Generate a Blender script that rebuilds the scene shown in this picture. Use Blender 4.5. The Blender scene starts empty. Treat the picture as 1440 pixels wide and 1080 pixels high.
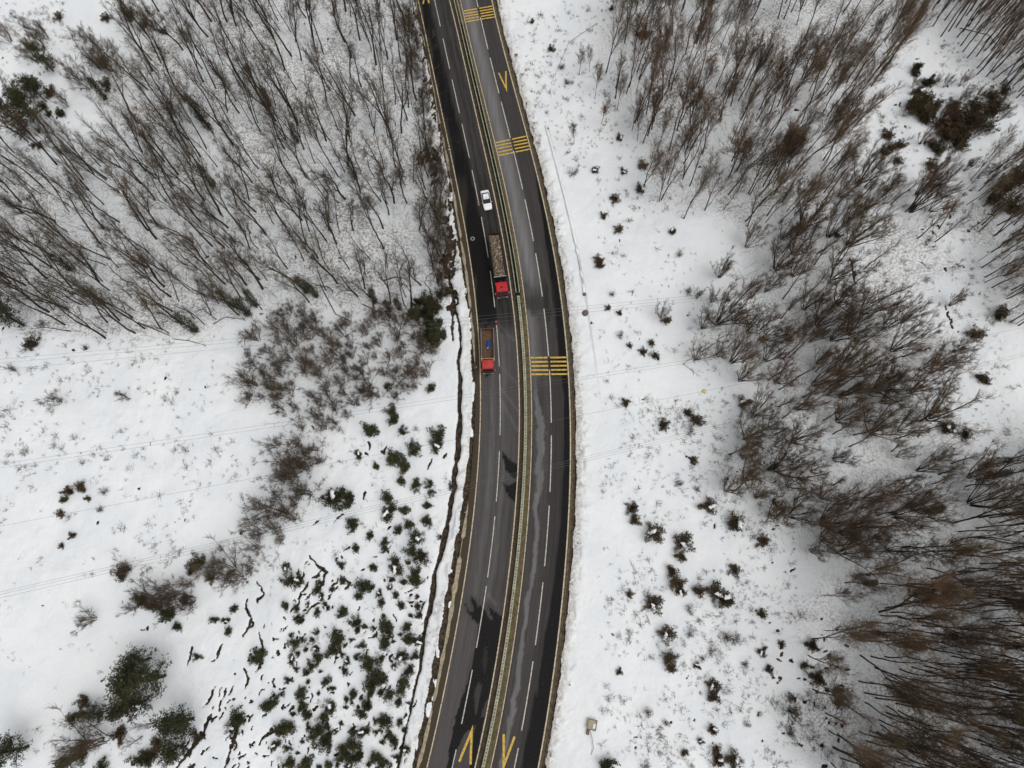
import bpy, math, random
import numpy as np
from mathutils import Vector, Matrix

sc = bpy.context.scene
R = math.radians

# ---------------------------------------------------------------- camera, sky, sun, exposure
PITCH = 16.0          # degrees off straight down, tilted towards +Y
CAM_H = 135.0
FPX = 1000.0          # focal length in pixels of a 1440 px wide picture
cam_d = bpy.data.cameras.new("camera")
cam_d.sensor_width = 36.0
cam_d.lens = FPX / 1440.0 * 36.0
cam_d.clip_start = 1.0
cam_d.clip_end = 9000.0
cam = bpy.data.objects.new("camera", cam_d)
cam.location = (0, 0, CAM_H)
cam.rotation_euler = (R(PITCH), 0, 0)
sc.collection.objects.link(cam)
sc.camera = cam

SUN_EL, SUN_AZ = 66.0, 125.0      # azimuth measured clockwise from +Y
wd = bpy.data.worlds.new("World")
sc.world = wd
wd.use_nodes = True
wn, wl = wd.node_tree.nodes, wd.node_tree.links
bg = wn["Background"]
sky = wn.new("ShaderNodeTexSky")
sky.sky_type = 'NISHITA'
sky.sun_disc = False
sky.sun_elevation = R(SUN_EL)
sky.sun_rotation = R(SUN_AZ)
sky.air_density = 1.0
sky.dust_density = 4.0
hs = wn.new("ShaderNodeHueSaturation")
hs.inputs["Saturation"].default_value = 0.08
wl.new(sky.outputs[0], hs.inputs["Color"])
wl.new(hs.outputs[0], bg.inputs["Color"])
bg.inputs["Strength"].default_value = 0.12

sd = bpy.data.lights.new("sun", 'SUN')
sd.energy = 0.7
sd.angle = R(45)
sd.color = (1.0, 0.97, 0.93)
sun = bpy.data.objects.new("sun", sd)
az, el = R(SUN_AZ), R(SUN_EL)
sdir = Vector((math.sin(az) * math.cos(el), math.cos(az) * math.cos(el), math.sin(el)))
sun.rotation_euler = sdir.to_track_quat('Z', 'Y').to_euler()
sun.location = sdir * 300
sc.collection.objects.link(sun)

sc.view_settings.view_transform = 'Standard'
sc.view_settings.look = 'None'
sc.view_settings.gamma = 1
sc.view_settings.exposure = 0.10

# ---------------------------------------------------------------- helpers: numbers
C_, S_ = math.cos(R(PITCH)), math.sin(R(PITCH))

def P(px, py, z=0.0):
    """point of the plane at height z seen at photo pixel (px, py)"""
    dx = (px - 720.0) / FPX; dy = -(py - 540.0) / FPX
    yy = dy * C_ + S_; zz = dy * S_ - C_
    t = (CAM_H - z) / (-zz)
    return np.array([dx * t, yy * t, z])

def to_px(x, y, z=0.0):
    x = np.asarray(x, float); y = np.asarray(y, float)
    dz = z - CAM_H
    cy = y * C_ + dz * S_
    cz = -y * S_ + dz * C_
    return 720.0 + FPX * x / (-cz), 540.0 - FPX * cy / (-cz)

def hash2(ix, iy, seed):
    h = (ix.astype(np.int64) * 374761393 + iy.astype(np.int64) * 668265263 + seed * 1442695041) & 0xffffffff
    h = ((h ^ (h >> 13)) * 1274126177) & 0xffffffff
    h = h ^ (h >> 16)
    return (h & 0xffffff) / float(0xffffff)

def vnoise(x, y, seed=0):
    x = np.asarray(x, float); y = np.asarray(y, float)
    ix = np.floor(x); iy = np.floor(y)
    fx = x - ix; fy = y - iy
    fx = fx * fx * (3 - 2 * fx); fy = fy * fy * (3 - 2 * fy)
    a = hash2(ix, iy, seed); b = hash2(ix + 1, iy, seed)
    c = hash2(ix, iy + 1, seed); d = hash2(ix + 1, iy + 1, seed)
    return a + (b - a) * fx + (c - a) * fy + (a - b - c + d) * fx * fy

def fbm(x, y, seed=0, octv=3):
    s = 0; a = 0.5; t = 0
    for i in range(octv):
        s = s + a * vnoise(x * 2 ** i, y * 2 ** i, seed + 17 * i); t += a; a *= 0.5
    return s / t

def sstep(a, b, x):
    t = np.clip((x - a) / (b - a), 0, 1)
    return t * t * (3 - 2 * t)

def in_poly(x, y, poly):
    x = np.asarray(x); y = np.asarray(y)
    r = np.zeros(x.shape, bool)
    n = len(poly)
    for i in range(n):
        x1, y1 = poly[i]; x2, y2 = poly[(i + 1) % n]
        if y1 == y2: continue
        c = ((y1 > y) != (y2 > y)) & (x < (x2 - x1) * (y - y1) / (y2 - y1) + x1)
        r ^= c
    return r

def dist_poly(x, y, pts):
    """distance to an open polyline and parameter 0..1 along it"""
    best = np.full(np.shape(x), 1e9); par = np.zeros(np.shape(x))
    n = len(pts) - 1
    for i in range(n):
        a = np.array(pts[i][:2], float); b = np.array(pts[i + 1][:2], float)
        ab = b - a; L = ab @ ab + 1e-9
        t = np.clip(((x - a[0]) * ab[0] + (y - a[1]) * ab[1]) / L, 0, 1)
        d = np.hypot(x - a[0] - t * ab[0], y - a[1] - t * ab[1])
        m = d < best
        best = np.where(m, d, best); par = np.where(m, (i + t) / n, par)
    return best, par

# ---------------------------------------------------------------- the road's lines, traced and laid on the ground plane
def curve(px_pts, deg=6):
    w = np.array([P(a, b)[:2] for a, b in px_pts])
    Y, X = w[:, 1], w[:, 0]
    ym, ys = (Y.min() + Y.max()) / 2, (Y.max() - Y.min()) / 2
    co = np.polyfit((Y - ym) / ys, X, deg)
    d = np.polyder(co)
    lo, hi = Y.min(), Y.max()
    def f(y):
        y = np.asarray(y, float)
        u = (np.clip(y, lo, hi) - ym) / ys
        v = np.polyval(co, u)
        sl = np.polyval(d, u) / ys
        return v + sl * (y - np.clip(y, lo, hi))
    return f

L_OUT = curve([(588,0),(598.7,50),(610,105),(615.6,130),(625,175),(635,220),(645,275),(656,340),(665,390),(671,440),(673.2,468),(675,505),(675.3,540),(673.7,610),(670,680),(665,730),(655,810),(647.5,857),(635,915),(627.5,960),(618,1000),(601,1078)])
L_DASH = curve([(611,0),(619.4,37.5),(632.5,97),(646,159),(660,222),(673.7,289),(687,362),(695.8,432),(700.5,490),(703,542),(703.7,612),(702,634),(698,705),(695.5,726),(686,810),(671,911),(660,960),(649,1017),(636,1080)])
L_IN = curve([(632,0),(641,37.5),(651,75),(662,130),(672,174),(682,214),(690,250),(698.3,287.5),(705.8,327.5),(711,360),(716.7,393),(722.2,435),(726.2,480),(729,520),(730.5,545),(729.5,615),(726,690),(720,765),(716,810),(709,860),(695,942),(681.9,1014),(668,1080)])
R_IN = curve([(647,0),(655,32.5),(666,80),(678,130),(687.8,170),(696.7,201),(706,245.5),(717.5,298),(727.8,354),(733,388),(739,429),(743.4,478),(745.9,510),(747.2,555),(747,615),(745,677),(741,745),(734.5,815),(727.5,872),(721,915),(713,960),(703,1017),(691,1077)])
R_DASH = curve([(671,4),(675.6,24),(686,69),(702,131),(705,144),(717.6,193),(731,250),(737.5,280),(750.5,339),(763,417),(772,501),(774,594.5),(775,612),(774,692),(772.5,711),(766,796),(764,819),(752.5,907),(749,930),(734,1027.5),(729,1052),(723,1080)])
R_OUT = curve([(691.6,0),(701,42.5),(712.5,85),(725.6,130),(734.4,166.7),(745.5,210),(756,250),(761,270),(772.5,317.5),(782.5,377.5),(792,440),(797,490),(800,540),(801.8,627),(800.3,702),(794,810),(787.5,887.5),(779,940),(768.5,1005),(757.5,1080)])
GUT = curve([(584,0),(592,40),(602,85),(612,140),(620,185),(624,200),(631,229),(637,272),(645,315),(653,362),(657,397),(661,430),(664.5,463),(666.5,500),(668,540),(667,600),(662,670),(655,730),(652,764),(646.7,790),(638,826),(630,874),(625,903),(620,932),(614.6,968.5),(610.7,996),(606,1013),(597,1041),(586,1080)], 7)
SOIL_L = curve([(582,0),(588,25),(596,70),(604,100),(609,130),(616.7,180),(621,202),(627,237),(635,277),(642,320),(648,360),(652,390),(655,420),(658,454),(661,486),(664,520),(664,560),(663,600),(657.5,652),(651,690),(647,732),(644,760),(637,795),(629,828),(620,855),(617,890),(612,918),(606,953),(601,975),(597,1011),(589,1035),(580,1071)], 7)
Y0, Y1 = -75.0, 420.0

def pitch_ys(step, y0=Y0, y1=Y1):
    return np.arange(y0, y1 + step * 0.5, step)

# ---------------------------------------------------------------- terrain height and cover
def corridor(x, y):
    """signed distance outside the carriageways: <0 on the road"""
    return np.maximum(GUT(y) - x, x - (R_OUT(y) + 1.0))

DITCH_PX = [(626,372),(634,400),(639,430),(646,455),(648.5,487),(643,507),(647.5,535),(647.5,547),(645,605),(640,665),(634,715),(625,757),(612.5,805),(610,825),(606,850),(600,872),(595,905),(592.5,927),(586,958),(580,985),(574,1010),(570,1030),(560,1080)]
DITCH = [P(*p) for p in DITCH_PX] + [P(535,1180)]
DITCH_W = np.interp(np.linspace(0, 1, 24), [0,.2,.3,.45,.6,.68,.75,.9,1], [.30,.22,.42,.40,.42,.36,.14,.18,.26])

STROKES = []          # px polylines of dark gaps in the snow: (points, half width in metres)
def stroke(w, *pts): STROKES.append(([P(*p) for p in pts], w))
stroke(.30, (248,1080),(265,1058),(282,1038),(290,1020),(294,1008))
stroke(.28, (317,1080),(324,1058),(328,1045),(333,1030))
stroke(.20, (342,896),(349,882),(352,868),(345,855),(346,841))
stroke(.22, (343,893),(355,878),(352,868))
stroke(.16, (302,930),(307,918),(313,906))
stroke(.18, (264,934),(268,920),(271,908))
stroke(.18, (360,846),(371,838),(366,826),(360,818))
stroke(.26, (445,834),(455,822),(459,806),(447,795),(437,782))
stroke(.2, (432,862),(440,852),(450,848))
stroke(.14, (408,860),(420,850),(425,833),(435,822))
stroke(.22, (364,1048),(370,1038),(384,1030),(396,1024))
stroke(.2, (360,946),(366,930),(370,912),(364,888))
stroke(.16, (308,1000),(312,985),(318,968))
stroke(.18, (286,995),(298,980),(302,965))
stroke(.2, (345,967),(349,955),(344,940))
stroke(.2, (470,734),(476,728),(484,724))
stroke(.15, (543,628),(540,640),(536,634))
stroke(.15, (520,632),(521,625),(518,622))
stroke(.2, (441,738),(447,733)); stroke(.16, (545,745),(548,740)); stroke(.16, (510,702),(514,692))
stroke(.24, (623,644),(627,638)); stroke(.14, (603,660),(608,645)); stroke(.22, (486,815),(494,820),(487,828))
rb = np.random.RandomState(6)
for poly, n in (([(588,212),(604,206),(619,211),(620,252),(606,254),(612,232),(600,224),(588,230)], 34), ([(621,272),(640,276),(641,330),(640,392),(616,396),(618,365),(627,345),(624,305)], 70), ([(625,398),(642,402),(645,424),(640,444),(632,436),(634,418)], 22), ([(572,10),(586,14),(604,70),(612,125),(604,130),(594,80)], 26), ([(606,140),(616,145),(628,205),(622,212)], 18), ([(596,420),(620,430),(626,470),(612,490),(596,470)], 26)):
    q = np.array(poly); k = 0
    while k < n:
        c = rb.uniform(q.min(0), q.max(0))
        if not in_poly(c[0], c[1], poly): continue
        k += 1; a = rb.normal(1.35, .5); L = rb.uniform(2, 9)
        stroke(rb.uniform(.14, .42), tuple(c), (c[0] - math.cos(a) * L * .5 + rb.normal(0, 1), c[1] + math.sin(a) * L * .5), (c[0] - math.cos(a) * L, c[1] + math.sin(a) * L))
stroke(.24, (640,430),(636,455),(637,478))
stroke(.35, (667,470),(664,482))
stroke(.6, (607,452),(612,470),(606,484))
stroke(.3, (592,40),(598,62)); stroke(.3, (575,20),(574,45))
stroke(.25, (1195,365),(1200,392),(1203,400)); stroke(.2, (1323,430),(1331,452),(1335,470))
stroke(.3, (1088,700),(1094,712)); stroke(.3, (965,640),(972,646),(978,652))
stroke(.25, (901,494),(906,501)); stroke(.3, (918,497),(926,505))
rs = np.random.RandomState(5)
for k in range(430):                 # creases and gaps on the slope below the evergreen bushes
    cx, cy = rs.uniform(255, 600), rs.uniform(770, 1090)
    if cx > 610 - (cy - 770) * .12 or cx < 440 - (cy - 770) * .65: continue
    if rs.rand() < sstep(380, 560, cx) * .5: continue
    L = rs.uniform(2, 7) if rs.rand() < .7 else rs.uniform(7, 16); a = rs.normal(1.05, .35)
    ux, uy = math.cos(a), -math.sin(a)
    b = rs.normal(0, 2.2)
    stroke(rs.uniform(.06, .15), (cx - ux * L / 2, cy - uy * L / 2), (cx + b, cy), (cx + ux * L / 2, cy + uy * L / 2))
for k in range(90):                  # holes in the snow on the right slopes
    z = [(1085,1190,880,1085), (1290,1390,230,420), (1230,1330,90,330), (1080,1120,640,800)][rs.choice(4, p=[.45,.25,.2,.1])]
    cx, cy = rs.uniform(z[0], z[1]), rs.uniform(z[2], z[3])
    L = rs.uniform(2, 7); a = rs.uniform(-.6, 2.4)
    stroke(rs.uniform(.12, .32), (cx, cy), (cx + math.cos(a) * L, cy + math.sin(a) * L))
for k in range(170):                 # small scattered holes everywhere
    cx, cy = rs.uniform(0, 1440), rs.uniform(0, 1080)
    if 560 < cx < 830: continue
    L = rs.uniform(1.5, 5); a = rs.uniform(0, 3.14)
    stroke(rs.uniform(.08, .2), (cx, cy), (cx + math.cos(a) * L, cy + math.sin(a) * L))

def height(x, y):
    x = np.asarray(x, float); y = np.asarray(y, float)
    d = corridor(x, y)
    out = sstep(-0.4, 0.5, d)
    far = sstep(2.0, 14.0, d)
    h = .35 * (fbm(x / 3.6, y / 5.5, 13, 3) - .5) + 1.7 * (fbm(x / 27, y / 27, 3, 2) - .5) + .55 * (fbm(x / 7, y / 7, 9, 2) - .5)
    h = h + 3.5 * sstep(25, 120, -x) * sstep(-60, 60, y) + 2.5 * sstep(45, 130, x)
    near = .20 * (fbm(x / 2.4, y / 2.4, 21, 3) - .35) + .45 * np.exp(-((d - 1.6) / 1.1) ** 2) * sstep(.45, .75, fbm(x / 1.3, y / 1.6, 23, 2))
    wall = sstep(0, .25, x - WALL(y)) * sstep(30, 52, y) * (1 - sstep(84, 95, y)) * np.exp(-np.maximum(x - WALL(y), 0) / 9) * .35
    return -.28 * (1 - out) + out * (.05 + near) + far * h + wall * out

WALL = curve([(766,172),(772,190),(783,235),(795,280),(805,320),(815,375),(822,413)], 3)

def G(px, py):
    z = 0.0
    for _ in range(6):
        p = P(px, py, z); z = float(height(p[0], p[1]))
    p[2] = z
    return p

# ---------------------------------------------------------------- helpers: materials
def principled(name):
    m = bpy.data.materials.new(name); m.use_nodes = True
    nt = m.node_tree
    return m, nt.nodes, nt.links, nt.nodes["Principled BSDF"]

def mat(name, col, rough=.8, var=.25, scale=4.0, metal=0.0, spec=.3, rand=0.0):
    m, n, l, b = principled(name)
    b.inputs["Roughness"].default_value = rough
    b.inputs["Metallic"].default_value = metal
    b.inputs["Specular IOR Level"].default_value = spec
    tc = n.new("ShaderNodeTexCoord"); nz = n.new("ShaderNodeTexNoise")
    nz.inputs["Scale"].default_value = scale; nz.inputs["Detail"].default_value = 4
    l.new(tc.outputs["Object"], nz.inputs["Vector"])
    mx = n.new("ShaderNodeMix"); mx.data_type = 'RGBA'
    mx.inputs[6].default_value = (*[c * (1 - var) for c in col], 1)
    mx.inputs[7].default_value = (*[min(1, c * (1 + var)) for c in col], 1)
    mr = n.new("ShaderNodeMapRange"); mr.inputs[1].default_value = .3; mr.inputs[2].default_value = .7
    l.new(nz.outputs["Fac"], mr.inputs[0]); l.new(mr.outputs[0], mx.inputs[0])
    out = mx.outputs[2]
    if rand > 0:
        oi = n.new("ShaderNodeObjectInfo"); h = n.new("ShaderNodeHueSaturation")
        r1 = n.new("ShaderNodeMapRange"); r1.inputs[3].default_value = 1 - rand; r1.inputs[4].default_value = 1 + rand
        l.new(oi.outputs["Random"], r1.inputs[0]); l.new(r1.outputs[0], h.inputs["Value"])
        r2 = n.new("ShaderNodeMapRange"); r2.inputs[3].default_value = .485; r2.inputs[4].default_value = .52
        m2 = n.new("ShaderNodeMath"); m2.operation = 'FRACT'
        m3 = n.new("ShaderNodeMath"); m3.operation = 'MULTIPLY'; m3.inputs[1].default_value = 7.31
        l.new(oi.outputs["Random"], m3.inputs[0]); l.new(m3.outputs[0], m2.inputs[0]); l.new(m2.outputs[0], r2.inputs[0])
        l.new(r2.outputs[0], h.inputs["Hue"]); l.new(out, h.inputs["Color"]); out = h.outputs[0]
    l.new(out, b.inputs["Base Color"])
    return m

M = dict(
    bark=mat("bark", (.040, .031, .020), .9, .35, 3, rand=.25),
    twig=mat("twig", (.088, .062, .038), .9, .3, 2, rand=.3),
    twig_brown=mat("twig_brown", (.135, .088, .051), .9, .3, 2, rand=.35),
    shrub=mat("shrub_twig", (.125, .088, .058), .9, .3, 2, rand=.3),
    ivy=mat("ivy_leaf", (.030, .034, .010), .6, .45, 5),
    evergreen=mat("evergreen_leaf", (.046, .047, .018), .7, .45, 3, rand=.3),
    brown_leaf=mat("withered_leaf", (.072, .050, .025), .8, .4, 3, rand=.35),
    snowclump=mat("snow_clump", (.80, .81, .82), .6, .03, 2),
    weed=mat("dry_weed", (.10, .085, .065), .9, .3, 1),
    redpaint=mat("red_paint", (.42, .006, .010), .4, .30, 1.2, spec=.5),
    redfaded=mat("faded_red_paint", (.40, .022, .020), .5, .32, 1.0, spec=.5),
    whitepaint=mat("white_paint", (.80, .80, .80), .3, .03, 2, spec=.5),
    glass=mat("dark_glass", (.008, .016, .018), .35, .1, 2, spec=.15),
    glassgrey=mat("windscreen_glass", (.040, .042, .050), .35, .2, 2, spec=.2),
    rubber=mat("tyre_rubber", (.015, .015, .015), .85, .2, 5),
    rim=mat("wheel_rim", (.35, .35, .35), .4, .1, 4, metal=.6),
    chassis=mat("chassis_black", (.014, .013, .013), .7, .3, 3),
    bumper=mat("bumper_grey", (.09, .085, .09), .6, .2, 4),
    rust=mat("rusty_bed", (.105, .062, .036), .85, .35, 1.3),
    cream=mat("cream_paint", (.55, .43, .26), .6, .15, 3),
    greyrim=mat("grey_bed_rim", (.20, .17, .14), .7, .3, 2),
    steel=mat("grey_steel", (.32, .31, .31), .5, .2, 3, metal=.3),
    lamp=mat("lamp_lens", (.6, .6, .55), .2, .1, 3, spec=.6),
    tail=mat("tail_lens", (.4, .02, .02), .2, .1, 3, spec=.6),
    tarp=mat("blue_tarpaulin", (.018, .075, .27), .5, .3, 3),
    pale=mat("pale_cloth", (.5, .52, .54), .7, .1, 3),
    rubble=mat("rubble_stone", (.125, .088, .055), .9, .45, 1.6),
    stone=mat("pale_stone", (.40, .34, .26), .9, .35, 2.2),
    boulder=mat("brown_boulder", (.15, .115, .095), .95, .3, 3),
    rail=mat("galvanised_rail", (.36, .34, .27), .55, .25, 2.5),
    post=mat("grey_post", (.16, .155, .15), .7, .3, 3),
    cone=mat("cone_orange", (.40, .05, .035), .5, .1, 3),
    conewhite=mat("cone_band", (.75, .74, .72), .5, .05, 3),
    ring=mat("pale_ring", (.30, .30, .32), .6, .15, 3),
    wood=mat("dead_wood", (.09, .072, .058), .9, .35, 2),
    wallm=mat("stained_concrete", (.16, .13, .10), .9, .35, 1.2),
    panel=mat("tan_panel", (.34, .29, .20), .6, .12, 2),
    panelframe=mat("panel_frame", (.14, .115, .085), .6, .15, 4),
    yellowsign=mat("yellow_sign", (.75, .60, .04), .5, .08, 3),
    wire=mat("cable_grey", (.13, .13, .135), .6, .1, 1),
    ball=mat("yellow_ball", (.62, .46, .10), .5, .1, 2),
    grass=mat("green_grass", (.040, .072, .024), .8, .5, 2),
    drygrass=mat("straw_grass", (.24, .19, .10), .9, .35, 2),
)

# ---------------------------------------------------------------- helpers: meshes
def new_mesh(name, V, F, mats, mi=None, smooth=False):
    me = bpy.data.meshes.new(name)
    V = np.asarray(V, np.float32)
    if isinstance(F, np.ndarray) and F.ndim == 2:
        n, k = F.shape
        me.vertices.add(len(V)); me.vertices.foreach_set("co", V.ravel())
        me.loops.add(n * k); me.loops.foreach_set("vertex_index", F.astype(np.int32).ravel())
        me.polygons.add(n); me.polygons.foreach_set("loop_start", np.arange(0, n * k, k, dtype=np.int32))
        me.polygons.foreach_set("loop_total", np.full(n, k, np.int32))
        me.update(calc_edges=True)
    else:
        me.from_pydata([tuple(map(float, v)) for v in V], [], [tuple(f) for f in F])
    for m in (mats if isinstance(mats, (list, tuple)) else [mats]):
        me.materials.append(m)
    if mi is not None:
        me.polygons.foreach_set("material_index", np.asarray(mi, np.int32))
    me.polygons.foreach_set("use_smooth", np.full(len(me.polygons), bool(smooth)))
    me.update()
    return me

def link(name, me, parent=None, loc=None):
    o = bpy.data.objects.new(name, me); sc.collection.objects.link(o)
    if parent is not None: o.parent = parent
    if loc is not None: o.location = loc
    return o

def tag(o, label=None, cat=None, group=None, kind=None):
    if label: o["label"] = label
    if cat: o["category"] = cat
    if group: o["group"] = group
    if kind: o["kind"] = kind
    return o

def empty(name, loc, label, cat, group=None, rz=0.0):
    o = bpy.data.objects.new(name, None); sc.collection.objects.link(o)
    o.empty_display_size = .3
    o.location = tuple(map(float, loc)); o.rotation_euler = (0, 0, rz)
    return tag(o, label, cat, group)

def seg_arrays(A, B, r0, r1, k=3, caps=False):
    """tapered k-sided sticks from A to B as one vertex and one quad array"""
    A = np.asarray(A, float); B = np.asarray(B, float)
    n = len(A)
    r0 = np.broadcast_to(np.asarray(r0, float), (n,)); r1 = np.broadcast_to(np.asarray(r1, float), (n,))
    d = B - A; d = d / (np.linalg.norm(d, axis=1, keepdims=True) + 1e-9)
    ref = np.where(np.abs(d[:, 2:3]) < .9, np.array([[0, 0, 1.]]), np.array([[1., 0, 0]]))
    u = np.cross(d, ref); u /= (np.linalg.norm(u, axis=1, keepdims=True) + 1e-9)
    v = np.cross(d, u)
    ang = np.arange(k) * 2 * np.pi / k
    ring = np.cos(ang)[None, :, None] * u[:, None] + np.sin(ang)[None, :, None] * v[:, None]
    V = np.concatenate([A[:, None] + ring * r0[:, None, None], B[:, None] + ring * r1[:, None, None]], 1).reshape(-1, 3)
    base = (np.arange(n) * 2 * k)[:, None, None]
    i = np.arange(k); j = (i + 1) % k
    q = np.stack([i, j, j + k, i + k], 1)[None]
    return V, (base + q).reshape(-1, 4)

class Sticks:
    def __init__(s): s.p = []
    def path(s, pts, r0, r1, k=3):
        pts = np.asarray(pts); r = np.linspace(r0, r1, len(pts))
        s.p.append((pts[:-1], pts[1:], r[:-1], r[1:], k))
    def segs(s, A, B, r0, r1, k=3):
        A = np.asarray(A)
        s.p.append((A, np.asarray(B), np.broadcast_to(r0, (len(A),)), np.broadcast_to(r1, (len(A),)), k))
    def mesh(s, name, m):
        Vs, Fs, o = [], [], 0
        for k in sorted({p[4] for p in s.p}):
            g = [p for p in s.p if p[4] == k]
            V, F = seg_arrays(*[np.concatenate([p[i] for p in g]) for i in range(4)], k)
            Vs.append(V); Fs.append(F + o); o += len(V)
        return new_mesh(name, np.concatenate(Vs), np.concatenate(Fs), m, smooth=True)

class MB:
    """boxes, prisms and sticks gathered into one mesh"""
    def __init__(s): s.V = []; s.F = []
    def add(s, V, F):
        o = len(s.V); s.V += [tuple(map(float, v)) for v in V]; s.F += [tuple(i + o for i in f) for f in F]
    def box(s, x0, x1, y0, y1, z0, z1, taper=(0, 0)):
        tx, ty = taper
        s.add([(x0,y0,z0),(x1,y0,z0),(x1,y1,z0),(x0,y1,z0),(x0+tx,y0+ty,z1),(x1-tx,y0+ty,z1),(x1-tx,y1-ty,z1),(x0+tx,y1-ty,z1)],
              [(0,3,2,1),(4,5,6,7),(0,1,5,4),(1,2,6,5),(2,3,7,6),(3,0,4,7)])
    def cyl(s, c, axis, r, h, k=14):
        c = np.array(c, float); a = np.eye(3)[axis]
        u = np.eye(3)[(axis + 1) % 3]; v = np.eye(3)[(axis + 2) % 3]
        t = np.arange(k) * 2 * np.pi / k
        ring = np.cos(t)[:, None] * u * r + np.sin(t)[:, None] * v * r
        V = list(c - a * h / 2 + ring) + list(c + a * h / 2 + ring)
        F = [(i, (i + 1) % k, (i + 1) % k + k, i + k) for i in range(k)] + [tuple(range(k - 1, -1, -1)), tuple(range(k, 2 * k))]
        s.add(V, F)
    def loft(s, secs):
        k = len(secs[0]); V = [p for q in secs for p in q]; n = len(secs)
        F = [(a * k + i, a * k + (i + 1) % k, (a + 1) * k + (i + 1) % k, (a + 1) * k + i) for a in range(n - 1) for i in range(k)]
        F += [tuple(range(k - 1, -1, -1)), tuple(range((n - 1) * k, n * k))]
        s.add(V, F)
    def build(s, name, m, parent=None, bevel=0.0, smooth=False):
        me = new_mesh(name, s.V, s.F, m, smooth=smooth)
        import bmesh
        b = bmesh.new(); b.from_mesh(me); bmesh.ops.recalc_face_normals(b, faces=b.faces)
        if bevel > 0:
            bmesh.ops.bevel(b, geom=b.edges[:], offset=bevel, segments=2, affect='EDGES', clamp_overlap=True)
        b.to_mesh(me); b.free()
        return link(name, me, parent)

def copy_tree(o, parent=None):
    c = o.copy(); sc.collection.objects.link(c)
    if parent is not None: c.parent = parent
    for ch in o.children: copy_tree(ch, c)
    return c

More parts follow.
